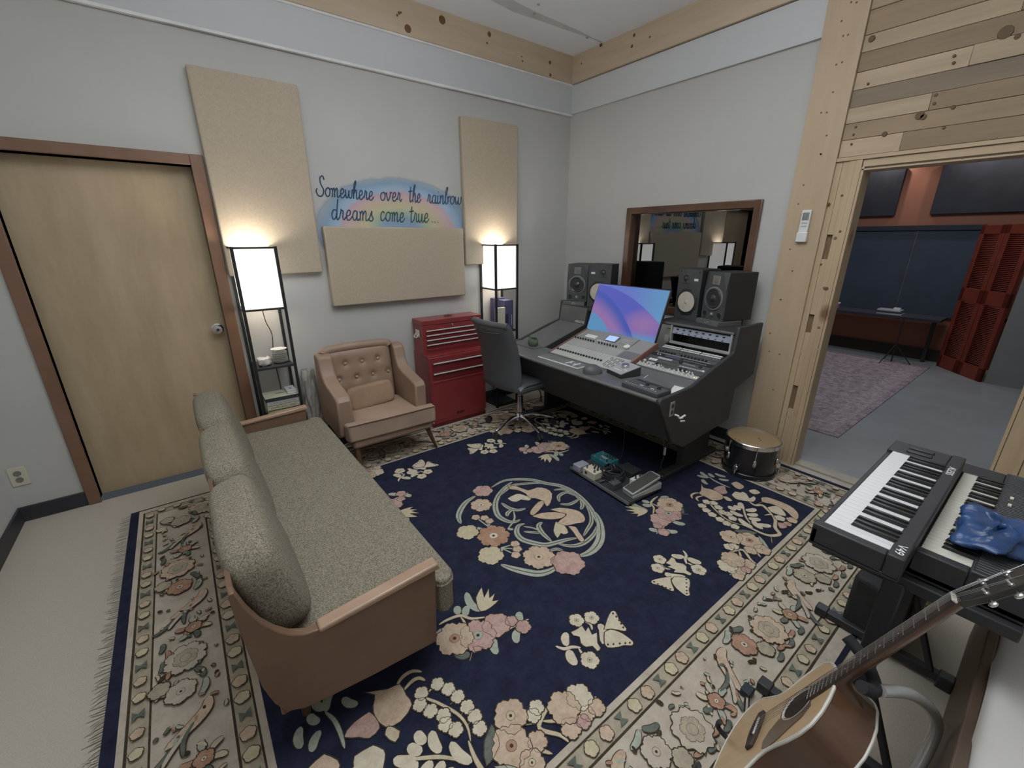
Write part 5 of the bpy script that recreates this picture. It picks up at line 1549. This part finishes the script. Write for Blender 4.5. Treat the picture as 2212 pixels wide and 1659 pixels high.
uc = thing('monitor_controller', 'silver topped desktop audio interface with one big round knob', 'audio interface', (-1.09, -1.725, ZT), R(-14))
MB().prism([(-.085, -.078, 0), (.08, -.078, 0), (.08, -.078, .062), (-.085, -.078, .026)], (0, .156, 0)).build('body', blackplastic_m, uc, bevel=.003)
uM = Matrix.Translation(Vector((-.085, 0, .0268))) @ Matrix.Rotation(-math.atan(.036 / .165), 4, 'Y')
def up(name, m_, mm_):
    m_.v = [tuple(uM @ Vector(p)) for p in m_.v]; m_.build(name, mm_, uc)
up('top_plate', bx(.002, .166, -.075, .075, 0, .0025), silver_m)
up('volume_knob', MB().lathe([(.027, .0025), (.026, .020), (.0235, .023), (.001, .0235)], (.098, 0, 0), 28), steel_m)
for i in range(6): up('button', bx(.035, .043, .035 - .013 * i, .043 - .013 * i, .0025, .0045), white_m)
up('button', bx(.06, .068, -.055, -.045, .0025, .0045), white_m)
wc = thing('white_cable', 'short white cable bent into a corner behind the audio interface', 'cable', (-.99, -1.86, ZT + .0))
pts = [Vector((*FL(x, y, .722), .720)) - wc.location for x, y in ((1386, 796), (1396, 801), (1406, 806), (1398, 811), (1391, 816))]
MB().tube([(p.x, p.y, .003) for p in pts], .0024, 6).build('cable', white_m, wc)
fp = thing('fader_controller', 'black desktop fader controller with rows of tiny buttons near the desk corner', 'fader controller', (-1.243, -2.015, ZT), R(-3))
bx(-.068, .066, -.135, .135, 0, .028).build('body', dgrey_m, fp, bevel=.004)
bx(.045, .066, -.13, .11, .028, .034).build('ridge', blackplastic_m, fp, bevel=.003)
for i in range(14): bx(-.045, -.038, .115 - .017 * i, .124 - .017 * i, .028, .030).build('button', silver_m, fp)
for i in range(8): bx(.0, .006, .115 - .017 * i, .123 - .017 * i, .028, .0295).build('button', lgrey_m, fp)
for y in (.0, -.085): MB().lathe([(.012, .028), (.011, .044), (.008, .046)], (.012, y, 0), 14).build('knob', blackplastic_m, fp)
for y in (.02, -.06): bx(-.02, -.012, y - .012, y + .012, .028, .0295).build('label', white_m, fp)
nt_ = thing('paper_note', 'white paper note with a torn corner at the right end of the desk', 'paper', (-1.1, -2.11, ZT))
q = [FL(x, y, .719) for x, y in ((1449, 845), (1452, 838), (1457, 832), (1481, 838), (1459, 852), (1447, 848))]
MB().prism([(a + 1.1, b_ + 2.11, 0.0005) for a, b_ in q], (0, 0, .0012)).build('sheet', white_m, nt_, smooth=False)
pp_ = thing('succulent_pot', 'small green felt pot holding a dark twig at the left of the desk', 'pot', (-1.065, -.735, .7235))
def potf(u, v):
    a = 2 * PI * v
    r_ = (.030 + .013 * math.sin(PI * min(1, u * 1.1) * .75)) * (1 + .04 * math.sin(3 * a))
    return (r_ * math.cos(a), r_ * math.sin(a), .060 * u + .004 * math.sin(2 * a + 1) * u)
MB().sheet(potf, 10, 28).build('felt_bowl', mat('moss green felt', (.13, .17, .11), .9, bs=.3, bscale=200), pp_, solid=.005, ang=180)
MB().lathe([(.028, 0), (.034, .04), (.03, .05), (.001, .052)], n=16).build('soil', mat('dark soil', (.02, .02, .015), .9), pp_)
MB().tube(smooth_path([(-.02, .045, .075), (0, .015, .068), (.01, -.02, .07)], 3), .004, 6).build('twig', blackplastic_m, pp_)
pb_ = thing('pink_box', 'tiny pale pink box tucked behind the green pot', 'small box', (-1.03, -.655, .7235))
bx(-.018, .018, -.018, .018, 0, .028).build('box', mat('pale pink card', (.45, .33, .32), .6), pb_, bevel=.002)
yb_ = thing('note_card', 'pale note card propped behind the right edge of the computer monitor', 'card', (-.50, -1.66, .85))
bx(-.002, .0, -.03, .03, 0, .055).build('card', mat('pale card', (.36, .36, .31), .6), yb_, bevel=.0005)
bx(.01, .04, -.025, .03, .06, .095).build('yellow_box', mat('straw card', (.30, .27, .17), .6), yb_)

# ================================================================ PEDALBOARD
pbx = thing('pedalboard', 'black low pedalboard lying on the navy rug', 'pedalboard', (-1.27, -1.86, .0175), R(-3.5))
def Fz(x, y, z): p = FL(x, y, z); return p
# local: x away from the lens side, y room +y
bx(-.165, .165, -.27, .27, .012, .032).build('deck', deskv, pbx, bevel=.004)
for s_ in (-1, 1):
    for t_ in (-1, 1): MB().lathe([(.012, 0), (.012, .012)], (s_ * .14, t_ * .24, 0), 10).build('rubber_foot', blackplastic_m, pbx)
bx(-.166, -.160, -.27, .27, .014, .0335).build('front_edge', ringm, pbx)
teal_m = mat('teal enamel', (.03, .17, .20), .35, var=.1)
def pedal(label, c, sx, sy, h, m_, rz=0, z=.0495):
    t = thing('effects_pedal', label, 'guitar pedal', (c[0], c[1], z), rz, 'effects pedals on the pedalboard')
    bx(-sx / 2, sx / 2, -sy / 2, sy / 2, 0, h).build('enclosure', m_, t, bevel=.004, seg=3)
    return t
def kn(t, x, y, z, r=.007, m_=None): MB().lathe([(r, 0), (r, .012), (r * .7, .015)], (x, y, z), 12).build('knob', m_ or blackplastic_m, t)
def sw(t, x, y, z): MB().lathe([(.009, 0), (.007, .005), (.006, .014), (.005, .017)], (x, y, z), 12).build('foot_switch', chrome_m, t)
t = pedal('large teal effects pedal with two footswitches at the back of the pedalboard', (-1.175, -1.69), .12, .165, .042, teal_m, R(-3.5))
sw(t, -.042, .058, .042); sw(t, -.042, 0, .042); sw(t, -.042, -.058, .042); sw(t, .04, .055, .042)
for y in (-.06, -.035, -.01): kn(t, .015, y, .042, .006); kn(t, .042, y, .042, .006)
bx(-.02, .005, -.03, .03, .042, .0425).build('white_print', silver_m, t)
t = pedal('plain pale lilac box pedal at the left end of the pedalboard', (-1.385, -1.655), .095, .07, .045, mat('lilac grey enamel', (.34, .34, .40), .4), R(-3.5))
t = pedal('cream effects pedal with six black knobs beside the lilac box', (-1.375, -1.765), .10, .115, .05, cream_m, R(-3.5))
for y in (-.035, -.01, .015, .038): kn(t, .03, y, .05)
for y in (-.03, .0): kn(t, .005, y, .05)
sw(t, -.03, -.035, .05); sw(t, -.03, .035, .05)
bx(-.051, -.049, .015, .035, .015, .035).build('label', blackplastic_m, t)
t = pedal('black power box in the middle of the pedalboard', (-1.16, -1.90), .10, .13, .045, blackplastic_m, R(-3.5))
kn(t, .02, .03, .045); kn(t, .02, 0, .045); kn(t, .02, -.03, .045)
t = pedal('small dark stomp box in front of the coiled cable', (-1.385, -1.955), .07, .055, .045, dgrey_m, R(-3.5))
sw(t, -.015, 0, .045); kn(t, .015, .012, .045, .005, steel_m); kn(t, .015, -.012, .045, .005, steel_m)
t = pedal('small white effects pedal left of the wah pedal', (-1.225, -2.015), .10, .05, .045, white_m, R(-3.5))
kn(t, .03, 0, .045, .013); sw(t, -.02, 0, .045)
cc = thing('coiled_cable', 'coil of black instrument cable resting on the pedalboard', 'cable', (-1.30, -1.87, .095))
g = MB()
rnd = random.Random(4)
for k in range(7):
    r_ = .075 - .006 * (k % 4); th = rnd.uniform(0, 6)
    g.tube([(r_ * math.cos(2 * PI * i / 28) + .004 * math.cos(th + i * .4), r_ * 1.05 * math.sin(2 * PI * i / 28) + .004 * math.sin(th + i * .5), -.028 + .0085 * k + .006 * math.sin(2 * PI * i / 28 + th)) for i in range(28)], .0038, 6, closed=True)
g.tube(smooth_path([(.07, 0, .02), (.02, .03, .035), (-.03, -.01, .03), (-.06, .02, .02)], 4), .0038, 6)
g.build('cable', blackplastic_m, cc)
for p_, q_ in (((-.03, .03, .035), (.005, .045, .04)), ((.0, -.02, .035), (.02, .01, .045)), ((-.085, .0, -.03), (-.12, .01, -.035))):
    MB().cyl(p_, q_, .0075, n=10).build('plug', chrome_m, cc)
wa = thing('wah_pedal', 'silver edged wah pedal with ribbed grey treadle at the right of the pedalboard', 'guitar pedal', (-1.262, -2.085, .0495), R(-8), 'effects pedals on the pedalboard')
MB().prism([(-.13, -.048, 0), (.12, -.048, 0), (.12, -.048, .045), (-.13, -.048, .022)], (0, .096, 0)).build('base', silver_m, wa, bevel=.004)
tr_ = MB()
tr_.T = Matrix.Translation(Vector((-.01, 0, .052))) @ Matrix.Rotation(R(-13), 4, 'Y')
tr_.prism([(-.128, -.040, 0), (-.12, -.046, 0), (.115, -.046, 0), (.128, -.030, 0), (.128, .030, 0), (.115, .046, 0), (-.12, .046, 0), (-.128, .040, 0)], (0, 0, .014))
td = tr_.build('treadle', silver_m, wa, bevel=.003)
rb2 = MB(); rb2.T = tr_.T
rb2.box(-.116, .114, -.038, .038, .014, .0165)
for i in range(26): rb2.box(-.112 + .0087 * i, -.109 + .0087 * i, -.036, .036, .0165, .0185)
rb2.build('rubber_tread', mat('grey rubber', (.09, .085, .08), .7), wa)

# ================================================================ DRUM
drm = thing('floor_drum', 'small black floor tom drum with tan head by the doorway', 'drum', (-.375, -2.345, .017), R(12))
RD = .168
MB().lathe([(RD - .012, .0), (RD - .002, .006), (RD - .002, .225), (RD - .012, .236)], n=48).build('shell', mat('black sparkle wrap', (.014, .014, .018), .3, var=.5, vs=300, coat=.4), drm)
MB().lathe([(RD - .004, .236), (RD - .02, .240), (.001, .240)], n=48).build('drum_head', mat('tan coated head', (.38, .27, .15), .5, var=.08, vs=5), drm)
def hoop(z): return MB().lathe([(RD - .001, z - .018), (RD + .007, z - .018), (RD + .007, z + .010), (RD + .003, z + .014), (RD - .004, z + .012), (RD - .004, z - .006)], n=48)
hoop(.240).build('hoop', chrome_m, drm)
hoop(.016).build('hoop', mat('black hoop', (.02, .02, .02), .3), drm)
for k in range(6):
    a = k * PI / 3 + .35
    ca, sa = math.cos(a), math.sin(a)
    lg = MB().sph((ca * (RD + .006), sa * (RD + .006), .125), (.012, .012, .028), 8, 0, .7)
    lu = lg.build('lug', chrome_m, drm)
    MB().cyl((ca * (RD + .012), sa * (RD + .012), .15), (ca * (RD + .012), sa * (RD + .012), .245), .003, n=8).build('tension_rod', chrome_m, lu)
for k in range(3):
    a = k * 2 * PI / 3 + 2.9
    ca, sa = math.cos(a), math.sin(a)
    MB().cyl((ca * (RD + .02), sa * (RD + .02), -.0), (ca * (RD + .02), sa * (RD + .02), .10), .005, n=8).build('leg', chrome_m, drm)
    MB().box(-.014, .014, -.014, .014, .05, .085).build('leg_bracket', chrome_m, drm, loc=(ca * (RD + .012), sa * (RD + .012), 0), rot=(0, 0, a), bevel=.004)
MB().lathe([(.022, 0), (.022, .01), (.014, .02)], (-RD * .62 - .02, RD * .75, .17), 16, 0, (-.64, .77, 0)).build('mount_boss', steel_m, drm)
for x, y, r_ in ((-.09, .095, .006), (-.10, .07, .005), (.02, -.03, .008), (.0, -.045, .007)): MB().lathe([(r_, .2402), (r_, .2408)], (x, y, 0), 10).build('spot_mark', mat('rust mark', (.14, .07, .02), .6) if 'rust mark' not in MATS else MATS['rust mark'], drm)

# ================================================================ KEYBOARDS
kbody = mat('black keyboard case', (.032, .032, .036), .5, bs=.06, bscale=400)
wk_m = mat('white key', (.66, .65, .66), .35, var=.01); wk2_m = mat('aged ivory key', (.58, .56, .49), .35, var=.02)
bk_m = mat('black key', (.018, .018, .018), .3)
def keybed(t, n_oct, x0, y0, z, pitch, klen, wm_, bm_, blen):
    # high notes at x0, notes run towards +x ; fronts at y0, keys go to -y
    nw = n_oct * 7 + 1
    wme = MB().box(.0004, pitch - .0004, -klen, 0, -.018, 0).box(.0004, pitch - .0004, 0, .001, -.020, -.001)
    first = None
    blm = None
    for i in range(nw):
        if first is None:
            first = wme.build('white_key', wm_, t, bevel=.0008, seg=1); o = first
        else:
            o = first.copy(); COL.objects.link(o); o.parent = t
        o.location = (x0 + i * pitch, y0, z)
    # counting from the top note C downward: C B A G F E D
    j = 0
    for i in range(nw - 1):
        deg = i % 7                      # gap between degree i and i+1 : C-B none, B-A yes, A-G yes, G-F yes, F-E none, E-D yes, D-C yes
        if deg in (0, 4): continue
        if blm is None:
            blm = MB().prism([(-.0052, 0, 0), (.0052, 0, 0), (.0045, -.004, .010), (-.0045, -.004, .010)], (0, -blen, 0)).build('black_key', bm_, t, bevel=.001, seg=1); o = blm
        else:
            o = blm.copy(); COL.objects.link(o); o.parent = t
        o.location = (x0 + (i + 1) * pitch, y0 - klen + blen, z)
k1 = thing('keyboard', 'black keyboard controller with bright white keys on the stand, nearer the rug', 'keyboard', (-1.76, -3.27, .85), 0, 'keyboards on the stand')
P1 = .684 / 29
cs = MB()
cs.box(-.375, .46, -.116, -.081, -.055, .010).box(-.375, -.346, -.081, .078, -.055, .006).box(.342, .46, -.081, .078, -.055, .006).box(-.375, .46, .062, .078, -.055, -.006).box(-.375, .46, -.116, .078, -.060, -.045)
for q in ():
    pass
cs.v = [(a, b_ , c) for a, b_, c in cs.v]
cs.build('case', kbody, k1, bevel=.004)
keybed(k1, 4, -.344, .060, .004, P1, .141, wk_m, bk_m, .094)
lw = MB()
text('ALESIS', .026, wt, 'brand_lettering', k1, frame((.29, -.0985, .0112), (-1, 0, 0), (0, -1, 0)), w=.075)
text('V49', .026, wt, 'model_lettering', k1, frame((-.335, -.0985, .0112), (-1, 0, 0), (0, -1, 0)), w=.05)
for x in (.385, .42): MB().cyl((x, .03, .006), (x, -.03, .006), .0, n=4) 
for x in (.375, .415): bx(x - .01, x + .01, -.04, .03, .004, .012).build('wheel', blackplastic_m, k1, bevel=.004)
k2 = thing('keyboard', 'older black synthesizer with yellowed cream keys, beside the wall side of the stand', 'keyboard', (-1.62, -3.42, .80), 0, 'keyboards on the stand')
P2 = .64 / 29
cs = MB()
cs.box(-.345, .42, -.245, -.067, -.07, .012).box(-.345, -.316, -.067, .044, -.07, .006).box(.328, .42, -.067, .044, -.07, .006).box(-.345, .42, .030, .044, -.07, -.008).box(-.345, .42, -.245, .044, -.075, -.05)
cs.build('case', kbody, k2, bevel=.004)
keybed(k2, 4, -.314, .028, .004, P2, .095, wk2_m, bk_m, .062)
g = MB()
for i in range(60): g.box(-.335 + .0125 * i, -.328 + .0125 * i, -.24, -.075, .012, .0145)
g.build('grille_ribs', dgrey_m, k2)
for x, y in ((.18, -.09), (.15, -.13), (.18, -.13), (.12, -.09)): bx(x, x + .018, y - .008, y + .0, .0145, .019).build('button', cream_m, k2, bevel=.001)
MB().lathe([(.03, .0145), (.03, .016), (.025, .017)], (-.02, -.15, 0), 20).build('badge', silver_m, k2)
# crumpled blue bag on the cream keys
bb = thing('blue_bag', 'crumpled blue plastic bag lying over the cream keys', 'bag', (-1.765, -3.505, .83))
rnd = random.Random(9)
def bagf(u, v):
    a = 2 * PI * v; ph = PI * u
    r_ = math.sin(ph)
    n1_ = math.sin(3 * a + 4 * ph) * .15 + math.sin(5 * a - 3 * ph + 1) * .10 + math.sin(9 * a + 7 * ph) * .05
    return (.125 * r_ * math.cos(a) * (1 + n1_) + .02 * math.sin(2 * a), .078 * r_ * math.sin(a) * (1 + n1_), max(-.012, .026 * math.cos(ph) * (1 + 1.2 * n1_) + .010))
MB().sheet(bagf, 26, 44).build('bag_film', mat('blue polythene', (.020, .060, .17), .3, var=.35, vs=14, bs=.4, bscale=25), bb, ang=60)
# stand: two X pairs with a low bar and feet
ks = wthing('keyboard_stand', 'black column keyboard stand with flat floor bars on the beige carpet', 'keyboard stand', (-1.6, -3.4, 0))
def bar(a, b_, w_, name, m_=kbody, bev=.004):
    a, b_ = Vector(a), Vector(b_); d = (b_ - a).normalized()
    u = d.cross(Vector((1, 0, 0))).normalized() if abs(d.x) < .9 else d.cross(Vector((0, 1, 0))).normalized()
    v = d.cross(u)
    h = w_ / 2
    mb = MB()
    vs = [p + u * (sx * h) + v * (sy * h) for p in (a, b_) for sx, sy in ((-1, -1), (1, -1), (1, 1), (-1, 1))]
    mb.add(vs, [(3, 2, 1, 0), (4, 5, 6, 7), (0, 1, 5, 4), (1, 2, 6, 5), (2, 3, 7, 6), (3, 0, 4, 7)])
    return mb.build(name, m_, ks, bevel=bev)
for x in (-1.97, -1.42):
    bar((x, -3.37, .045), (x, -3.37, .70), .046, 'column')
    bar((x, -3.50, .05), (x, -3.385, .35), .02, 'brace')
bar((-1.95, -3.37, .60), (-1.44, -3.37, .60), .03, 'tie_bar')
for x in (-1.42, -1.97):
    bar((x, -3.17, .705), (x, -3.60, .705), .034, 'upper_rail')
bar((-1.50, -3.25, .755), (-1.9, -3.25, .755), .03, 'keyboard_rest'); 
bar((-1.50, -3.60, .715 + .0), (-1.9, -3.60, .715), .03, 'keyboard_rest')
for x in (-1.41, -1.97):
    bar((x, -3.14, .034), (x, -3.55, .034), .034, 'floor_bar')
    for y in (-3.145, -3.545):
        bx(x - .022, x + .022, y - .022, y + .022, .0172 if y > -3.3 else 0, .056).build('rubber_cap', blackplastic_m, ks, bevel=.004)
# black bag / power box under the keyboards
sb_ = wthing('gear_bag', 'black zipped gear bag standing under the keyboards', 'bag', (-1.22, -3.30, 0))
MB().prism([(-1.42, -3.40, .017), (-1.05, -3.42, .017), (-1.04, -3.23, .017), (-1.40, -3.21, .017)], (0, 0, .26)).build('bag_body', mat('black nylon', (.020, .021, .023), .7, bs=.3, bscale=40), sb_, bevel=.02, seg=3)
bx(-1.27, -1.18, -3.212 - .0, -3.208, .20, .22).build('label', lgrey_m, sb_)
MB().tube(smooth_path([(-1.30, -3.30, .277), (-1.25, -3.31, .36), (-1.18, -3.31, .36), (-1.13, -3.31, .277)], 4), .007, 8).build('strap', blackplastic_m, sb_)
yp = wthing('wood_offcut', 'pale wooden board lying on the carpet behind the gear bag', 'board', (-.83, -3.33, 0))
bx(-.98, -.70, -3.44, -3.28, .0175, .055).build('board', wood('pale ply', (.46, .38, .24), (.55, .46, .31), (2, 6, 2)), yp, bevel=.003)

# ================================================================ BENCH BY THE NEAR WALL
bn = wthing('low_bench', 'low dark wooden bench covered with a white cloth beside the keyboard stand', 'bench', (-1.6, -3.85, 0))
dw_ = wood('dark oak bench', (.085, .055, .035), (.13, .088, .06), (3, 3, .8), .5)
bx(-2.35, -1.02, -3.592, -3.568, 0, .50).build('front_board', dw_, bn, bevel=.004)
bx(-2.35, -1.02, -4.2, -3.593, .04, .40).build('carcass', dw_, bn, bevel=.004)
def clothf(u, v):
    x = -2.36 + 1.36 * u; y = -4.2 + .61 * v
    z = .50 + .02 * math.sin(9 * u + 5 * v) * .5 + .012 * math.sin(17 * u - 9 * v) + .012
    return (x, y, z - .015 * (v > .98))
MB().sheet(clothf, 60, 30).build('white_cloth', mat('white cotton cloth', (.62, .60, .56), .85, var=.04, vs=4), bn, solid=.006, ang=180)

# ================================================================ GUITAR ON ITS STAND
gl_ = (-2.3186590320602445, -3.2376610611863796, 0.26024371336112114)
A_, B_, C_ = -1.0035189589399156, -1.1028347025584024, -0.44766058018235666
def rot3(a, b_, c):
    return (Matrix.Rotation(a, 3, 'Z') @ Matrix.Rotation(b_, 3, 'Y') @ Matrix.Rotation(c, 3, 'X'))
RG = rot3(A_, B_, C_).to_4x4()
gt = thing('acoustic_guitar', 'natural top acoustic guitar with dark pickguard hanging in a floor stand', 'guitar', gl_)
gt.rotation_euler = RG.to_euler()
# local: x along the neck, y to the bass side, z out of the soundboard
def body_r(s):          # half width along the body, s 0 tail .. 1 neck joint
    pts = [(0, .0), (.01, .07), (.04, .130), (.10, .178), (.18, .198), (.28, .192), (.38, .160), (.47, .134), (.53, .127), (.60, .131), (.70, .143), (.80, .147), (.88, .138), (.94, .112), (.98, .072), (1.0, .035)]
    for i in range(len(pts) - 1):
        if s <= pts[i + 1][0]:
            a, b_ = pts[i], pts[i + 1]; p0 = pts[max(0, i - 1)]; p3 = pts[min(len(pts) - 1, i + 2)]
            t_ = (s - a[0]) / (b_[0] - a[0])
            return a[1] + (b_[1] - a[1]) * t_
    return .035
X0, X1 = -.185, .2873
ol = []
N = 60
for i in range(N + 1):
    s = .5 - .5 * math.cos(PI * i / N)
    ol.append((X0 + (X1 - X0) * s, body_r(s)))
outline = [(x, r_) for x, r_ in ol] + [(x, -r_) for x, r_ in reversed(ol[1:])]
outline = [(a, b_) for a, b_ in outline]
sprm = wood('spruce top', (.50, .335, .175), (.60, .42, .235), (.8, 14, 2), .32, 2.5, coat=.4)
mah = wood('mahogany sides', (.075, .036, .018), (.12, .058, .030), (1, 8, 2), .3, 2.5, coat=.5)
bndm = mat('cream binding', (.60, .58, .52), .4)
fbm = mat('rosewood fingerboard', (.045, .032, .026), .5, var=.2, vs=30)
MB().prism([(a, b_, -.105) for a, b_ in outline], (0, 0, .101)).build('sides', mah, gt, ang=30)
MB().prism([(a, b_, -.004) for a, b_ in outline], (0, 0, .004)).build('soundboard', sprm, gt, ang=30)
MB().tube([(a, b_, -.002) for a, b_ in outline[1:-1]], .0042, 6, closed=True).build('binding', bndm, gt)
MB().tube([(a, b_, -.104) for a, b_ in outline[1:-1]], .0035, 6, closed=True).build('binding', bndm, gt)
MB().lathe([(.050, .0003), (.001, .0004)], (.155, 0, 0), 40).build('sound_hole', mat('hole dark', (.02, .012, .008), .9), gt)
for r_, wd in ((.053, .0012), (.058, .0020), (.064, .0010)):
    MB().tube([(.155 + r_ * math.cos(2 * PI * i / 48), r_ * math.sin(2 * PI * i / 48), .0002) for i in range(48)], wd, 6, closed=True).build('rosette', bndm if wd > .0011 else fbm, gt)
pg = [(.155 + .054 * math.cos(a), .054 * math.sin(a)) for a in [R(-20 - 12 * i) for i in range(11)]]
pgo = [(.09, -.02), (.06, -.05), (.045, -.085), (.05, -.115), (.075, -.128), (.11, -.118), (.15, -.098), (.19, -.082), (.215, -.055)]
MB().prism([(a, b_, .0004) for a, b_ in pg + pgo[0:]], (0, 0, .0014)).build('pickguard', mat('tortoise pickguard', (.075, .038, .022), .25, var=.3, vs=20, coat=.5), gt, smooth=False)
MB().prism([(-.022, -.078, 0), (-.030, -.03, 0), (-.032, 0, 0), (-.030, .03, 0), (-.022, .078, 0), (.002, .078, 0), (.008, .04, 0), (.008, -.04, 0), (.002, -.078, 0)], (0, 0, .009)).build('bridge', fbm, gt, bevel=.002)
bx(-.0015, .0015, -.036, .036, .009, .0125).build('saddle', white_m, gt)
for i in range(6): MB().sph((-.014, -.0275 + .011 * i, .011), .0028, 6).build('bridge_pin', blackmetal_m, gt)
# neck, fingerboard, frets, nut, headstock
def hw(x): return .0275 - (.0275 - .0215) * (x - .203) / (.645 - .203)
MB().prism([(.203, hw(.203), .001), (.645, .0215, .001), (.645, -.0215, .001), (.203, -hw(.203), .001)], (0, 0, .006)).build('fingerboard', fbm, gt)
nk = MB()
prof = []
def nkf(u, v):
    x = .285 + (.66 - .285) * u; h = hw(x); a = PI * v
    d_ = .020 - .003 * u + .06 * max(0, 1 - u / .10) ** 2
    return (x, h * math.cos(a), .001 - d_ * math.sin(a))
nk.sheet(nkf, 24, 14).build('neck', mah, gt, ang=180)
for i in range(1, 21):
    x = .645 / 2 ** (i / 12)
    MB().tube([(x, hw(x), .0072), (x, -hw(x), .0072)], .0011, 6).build('fret', steel_m, gt)
for i in (5, 7, 9, 12):
    x = (.645 / 2 ** (i / 12) + .645 / 2 ** ((i - 1) / 12)) / 2
    MB().lathe([(.0025, 0), (.0025, .0005)], (x, 0, .0071), 8).build('fret_dot', bndm, gt)
bx(.645, .650, -.0215, .0215, .001, .011).build('nut', bndm, gt, bevel=.001)
HM = Matrix.Translation(Vector((.650, 0, .002))) @ Matrix.Rotation(R(12), 4, 'Y')
def hp(name, m_, mm_, par=gt, **kw):
    m_.v = [tuple(HM @ Vector(p)) for p in m_.v]; return m_.build(name, mm_, par, **kw)
hs = [(0, .0215), (.02, .028), (.05, .036), (.16, .038), (.185, .034), (.188, .012), (.182, 0), (.188, -.012), (.185, -.034), (.16, -.038), (.05, -.036), (.02, -.028), (0, -.0215)]
hp('headstock', MB().prism([(a, b_, -.014) for a, b_ in hs], (0, 0, .014)), mat('gloss black headstock', (.03, .028, .028), .25, coat=.5), bevel=.002)
for i in range(3):
    for s_ in (-1, 1):
        x = .055 + .045 * i
        pg_ = hp('tuning_post', MB().lathe([(.006, 0), (.006, .002), (.0035, .003), (.003, .012)], (x, s_ * .026, 0), 12), chrome_m)
        tk = MB().cyl((x, s_ * .036, -.008), (x, s_ * .054, -.008), .0025, n=8)
        tk.sph((x, s_ * .062, -.008), (.009, .008, .005), 8)
        tk.v = [tuple(HM @ Vector(p)) for p in tk.v]
        tk.build('tuning_key', chrome_m, gt)
for i in range(6):
    y0_ = -.0275 + .011 * i; y1_ = -.0175 + .007 * i
    pe = HM @ Vector((.055 + .045 * (i if i < 3 else 5 - i), (.026 if i > 2 else -.026), .008))
    MB().tube([(-.008, y0_, .0115), (0, y0_, .0128), (.647, y1_, .0115), tuple(pe)], .0004 + .00008 * i, 4).build('string', steel_m, gt)
# stand: padded yoke, curved chrome tube, cradle
gs = wthing('guitar_stand', 'curved chrome guitar stand with black padded neck yoke', 'guitar stand', (-2.25, -3.42, 0))
WM = Matrix.Translation(Vector(gl_)) @ RG
def G_(x, y, z): return WM @ Vector((x, y, z))
a = G_(.365, .078, .035); b1 = G_(.36, .062, -.015); c1 = G_(.352, .022, -.046); d1 = G_(.352, -.022, -.048); e1 = G_(.355, -.055, -.02); 
MB().tube(smooth_path([a, b1, c1, d1, e1], 5), .015, 12).build('yoke_pad', mat('black foam', (.02, .02, .022), .8), gs)
cpt = [d1 + Vector((.02, -.01, -.005)), Vector((-2.12, -3.48, .50)), Vector((-2.03, -3.53, .40)), Vector((-1.99, -3.545, .28)), Vector((-2.06, -3.53, .15)), Vector((-2.24, -3.46, .06)), Vector((-2.38, -3.36, .05))]
MB().tube(smooth_path(cpt, 6), .014, 12).build('main_tube', mat('bright tube', (.62, .62, .60), .22, .35), gs)
for pts in ([(-2.38, -3.36, .05), (-2.35, -3.25, .045), (-2.05, -3.12, .024)], [(-2.38, -3.36, .05), (-2.45, -3.25, .045), (-2.62, -3.10, .024)]):
    MB().tube(smooth_path(pts, 4), .011, 10).build('foot_tube', chrome_m, gs)
for x, y in ((-2.035, -3.112), (-2.63, -3.095)):
    bx(x - .022, x + .022, y - .018, y + .018, .0172, .045).build('rubber_foot', mat('blue black rubber', (.02, .03, .04), .6) if 'blue black rubber' not in MATS else MATS['blue black rubber'], gs, bevel=.004)
for s_ in (-1, 1):
    p0 = Vector((-2.38, -3.36, .05)); p1 = G_(-.19, s_ * .10, -.05); p2 = G_(-.19, s_ * .10, .03)
    MB().tube(smooth_path([p0, (p0 + p1) / 2 + Vector((0, 0, -.01)), p1 + Vector((0, 0, -.012)), p2 + Vector((0, 0, -.012)), p2 + Vector((0, 0, .02))], 4), .008, 8).build('cradle_arm', blackplastic_m, gs)

# ================================================================ BEHIND THE ARMCHAIR
wbnd = thing('white_bundle', 'upright roll of crumpled white plastic sheeting behind the armchair', 'plastic sheeting', (-2.745, -.075, 0))
def wf_(u, v):
    a = 2 * PI * v; z = .66 * u
    r_ = .050 * (1 + .16 * math.sin(5 * a + 9 * u) + .10 * math.sin(11 * a - 14 * u) + .08 * math.sin(23 * u) * math.cos(3 * a))
    return (r_ * math.cos(a) * (1 - .2 * u), r_ * math.sin(a) * .9, z)
MB().sheet(wf_, 50, 40).build('sheeting', mat('white plastic film', (.50, .48, .44), .5, var=.2, vs=22, bs=.3, bscale=40), wbnd, ang=60)
fan = wthing('cable_reel', 'dark round reel with a grey rim behind the armchair legs', 'reel', (-2.62, -.10, 0))
MB().lathe([(.10, -.03), (.11, -.02), (.11, .02), (.10, .03)], (-2.60, -.115, .115), 30, 0, (.2, 1, 0)).build('reel', blackplastic_m, fan)
MB().tube([(-2.60 + .118 * math.cos(2 * PI * i / 30), -.165 - .022 * math.cos(2 * PI * i / 30), .123 + .118 * math.sin(2 * PI * i / 30)) for i in range(30)], .005, 8, closed=True).build('rim', silver_m, fan)
for (pts, lb) in (([(-2.70, -.22, .006), (-2.55, -.24, .006), (-2.40, -.20, .006), (-2.2, -.14, .006)], 'black power cord on the carpet under the armchair'), ([(-1.13, -.05, .006), (-.95, -.10, .006), (-.8, -.22, .006), (-.70, -.12, .012), (-.62, -.05, .006)], 'tangled black cord on the carpet behind the office chair')):
    t = wthing('floor_cord', lb, 'cord', pts[0])
    MB().tube(smooth_path(pts, 6), .005, 8).build('cord', blackplastic_m, t)
for t in WT:
    if '_w' in t: del t['_w']
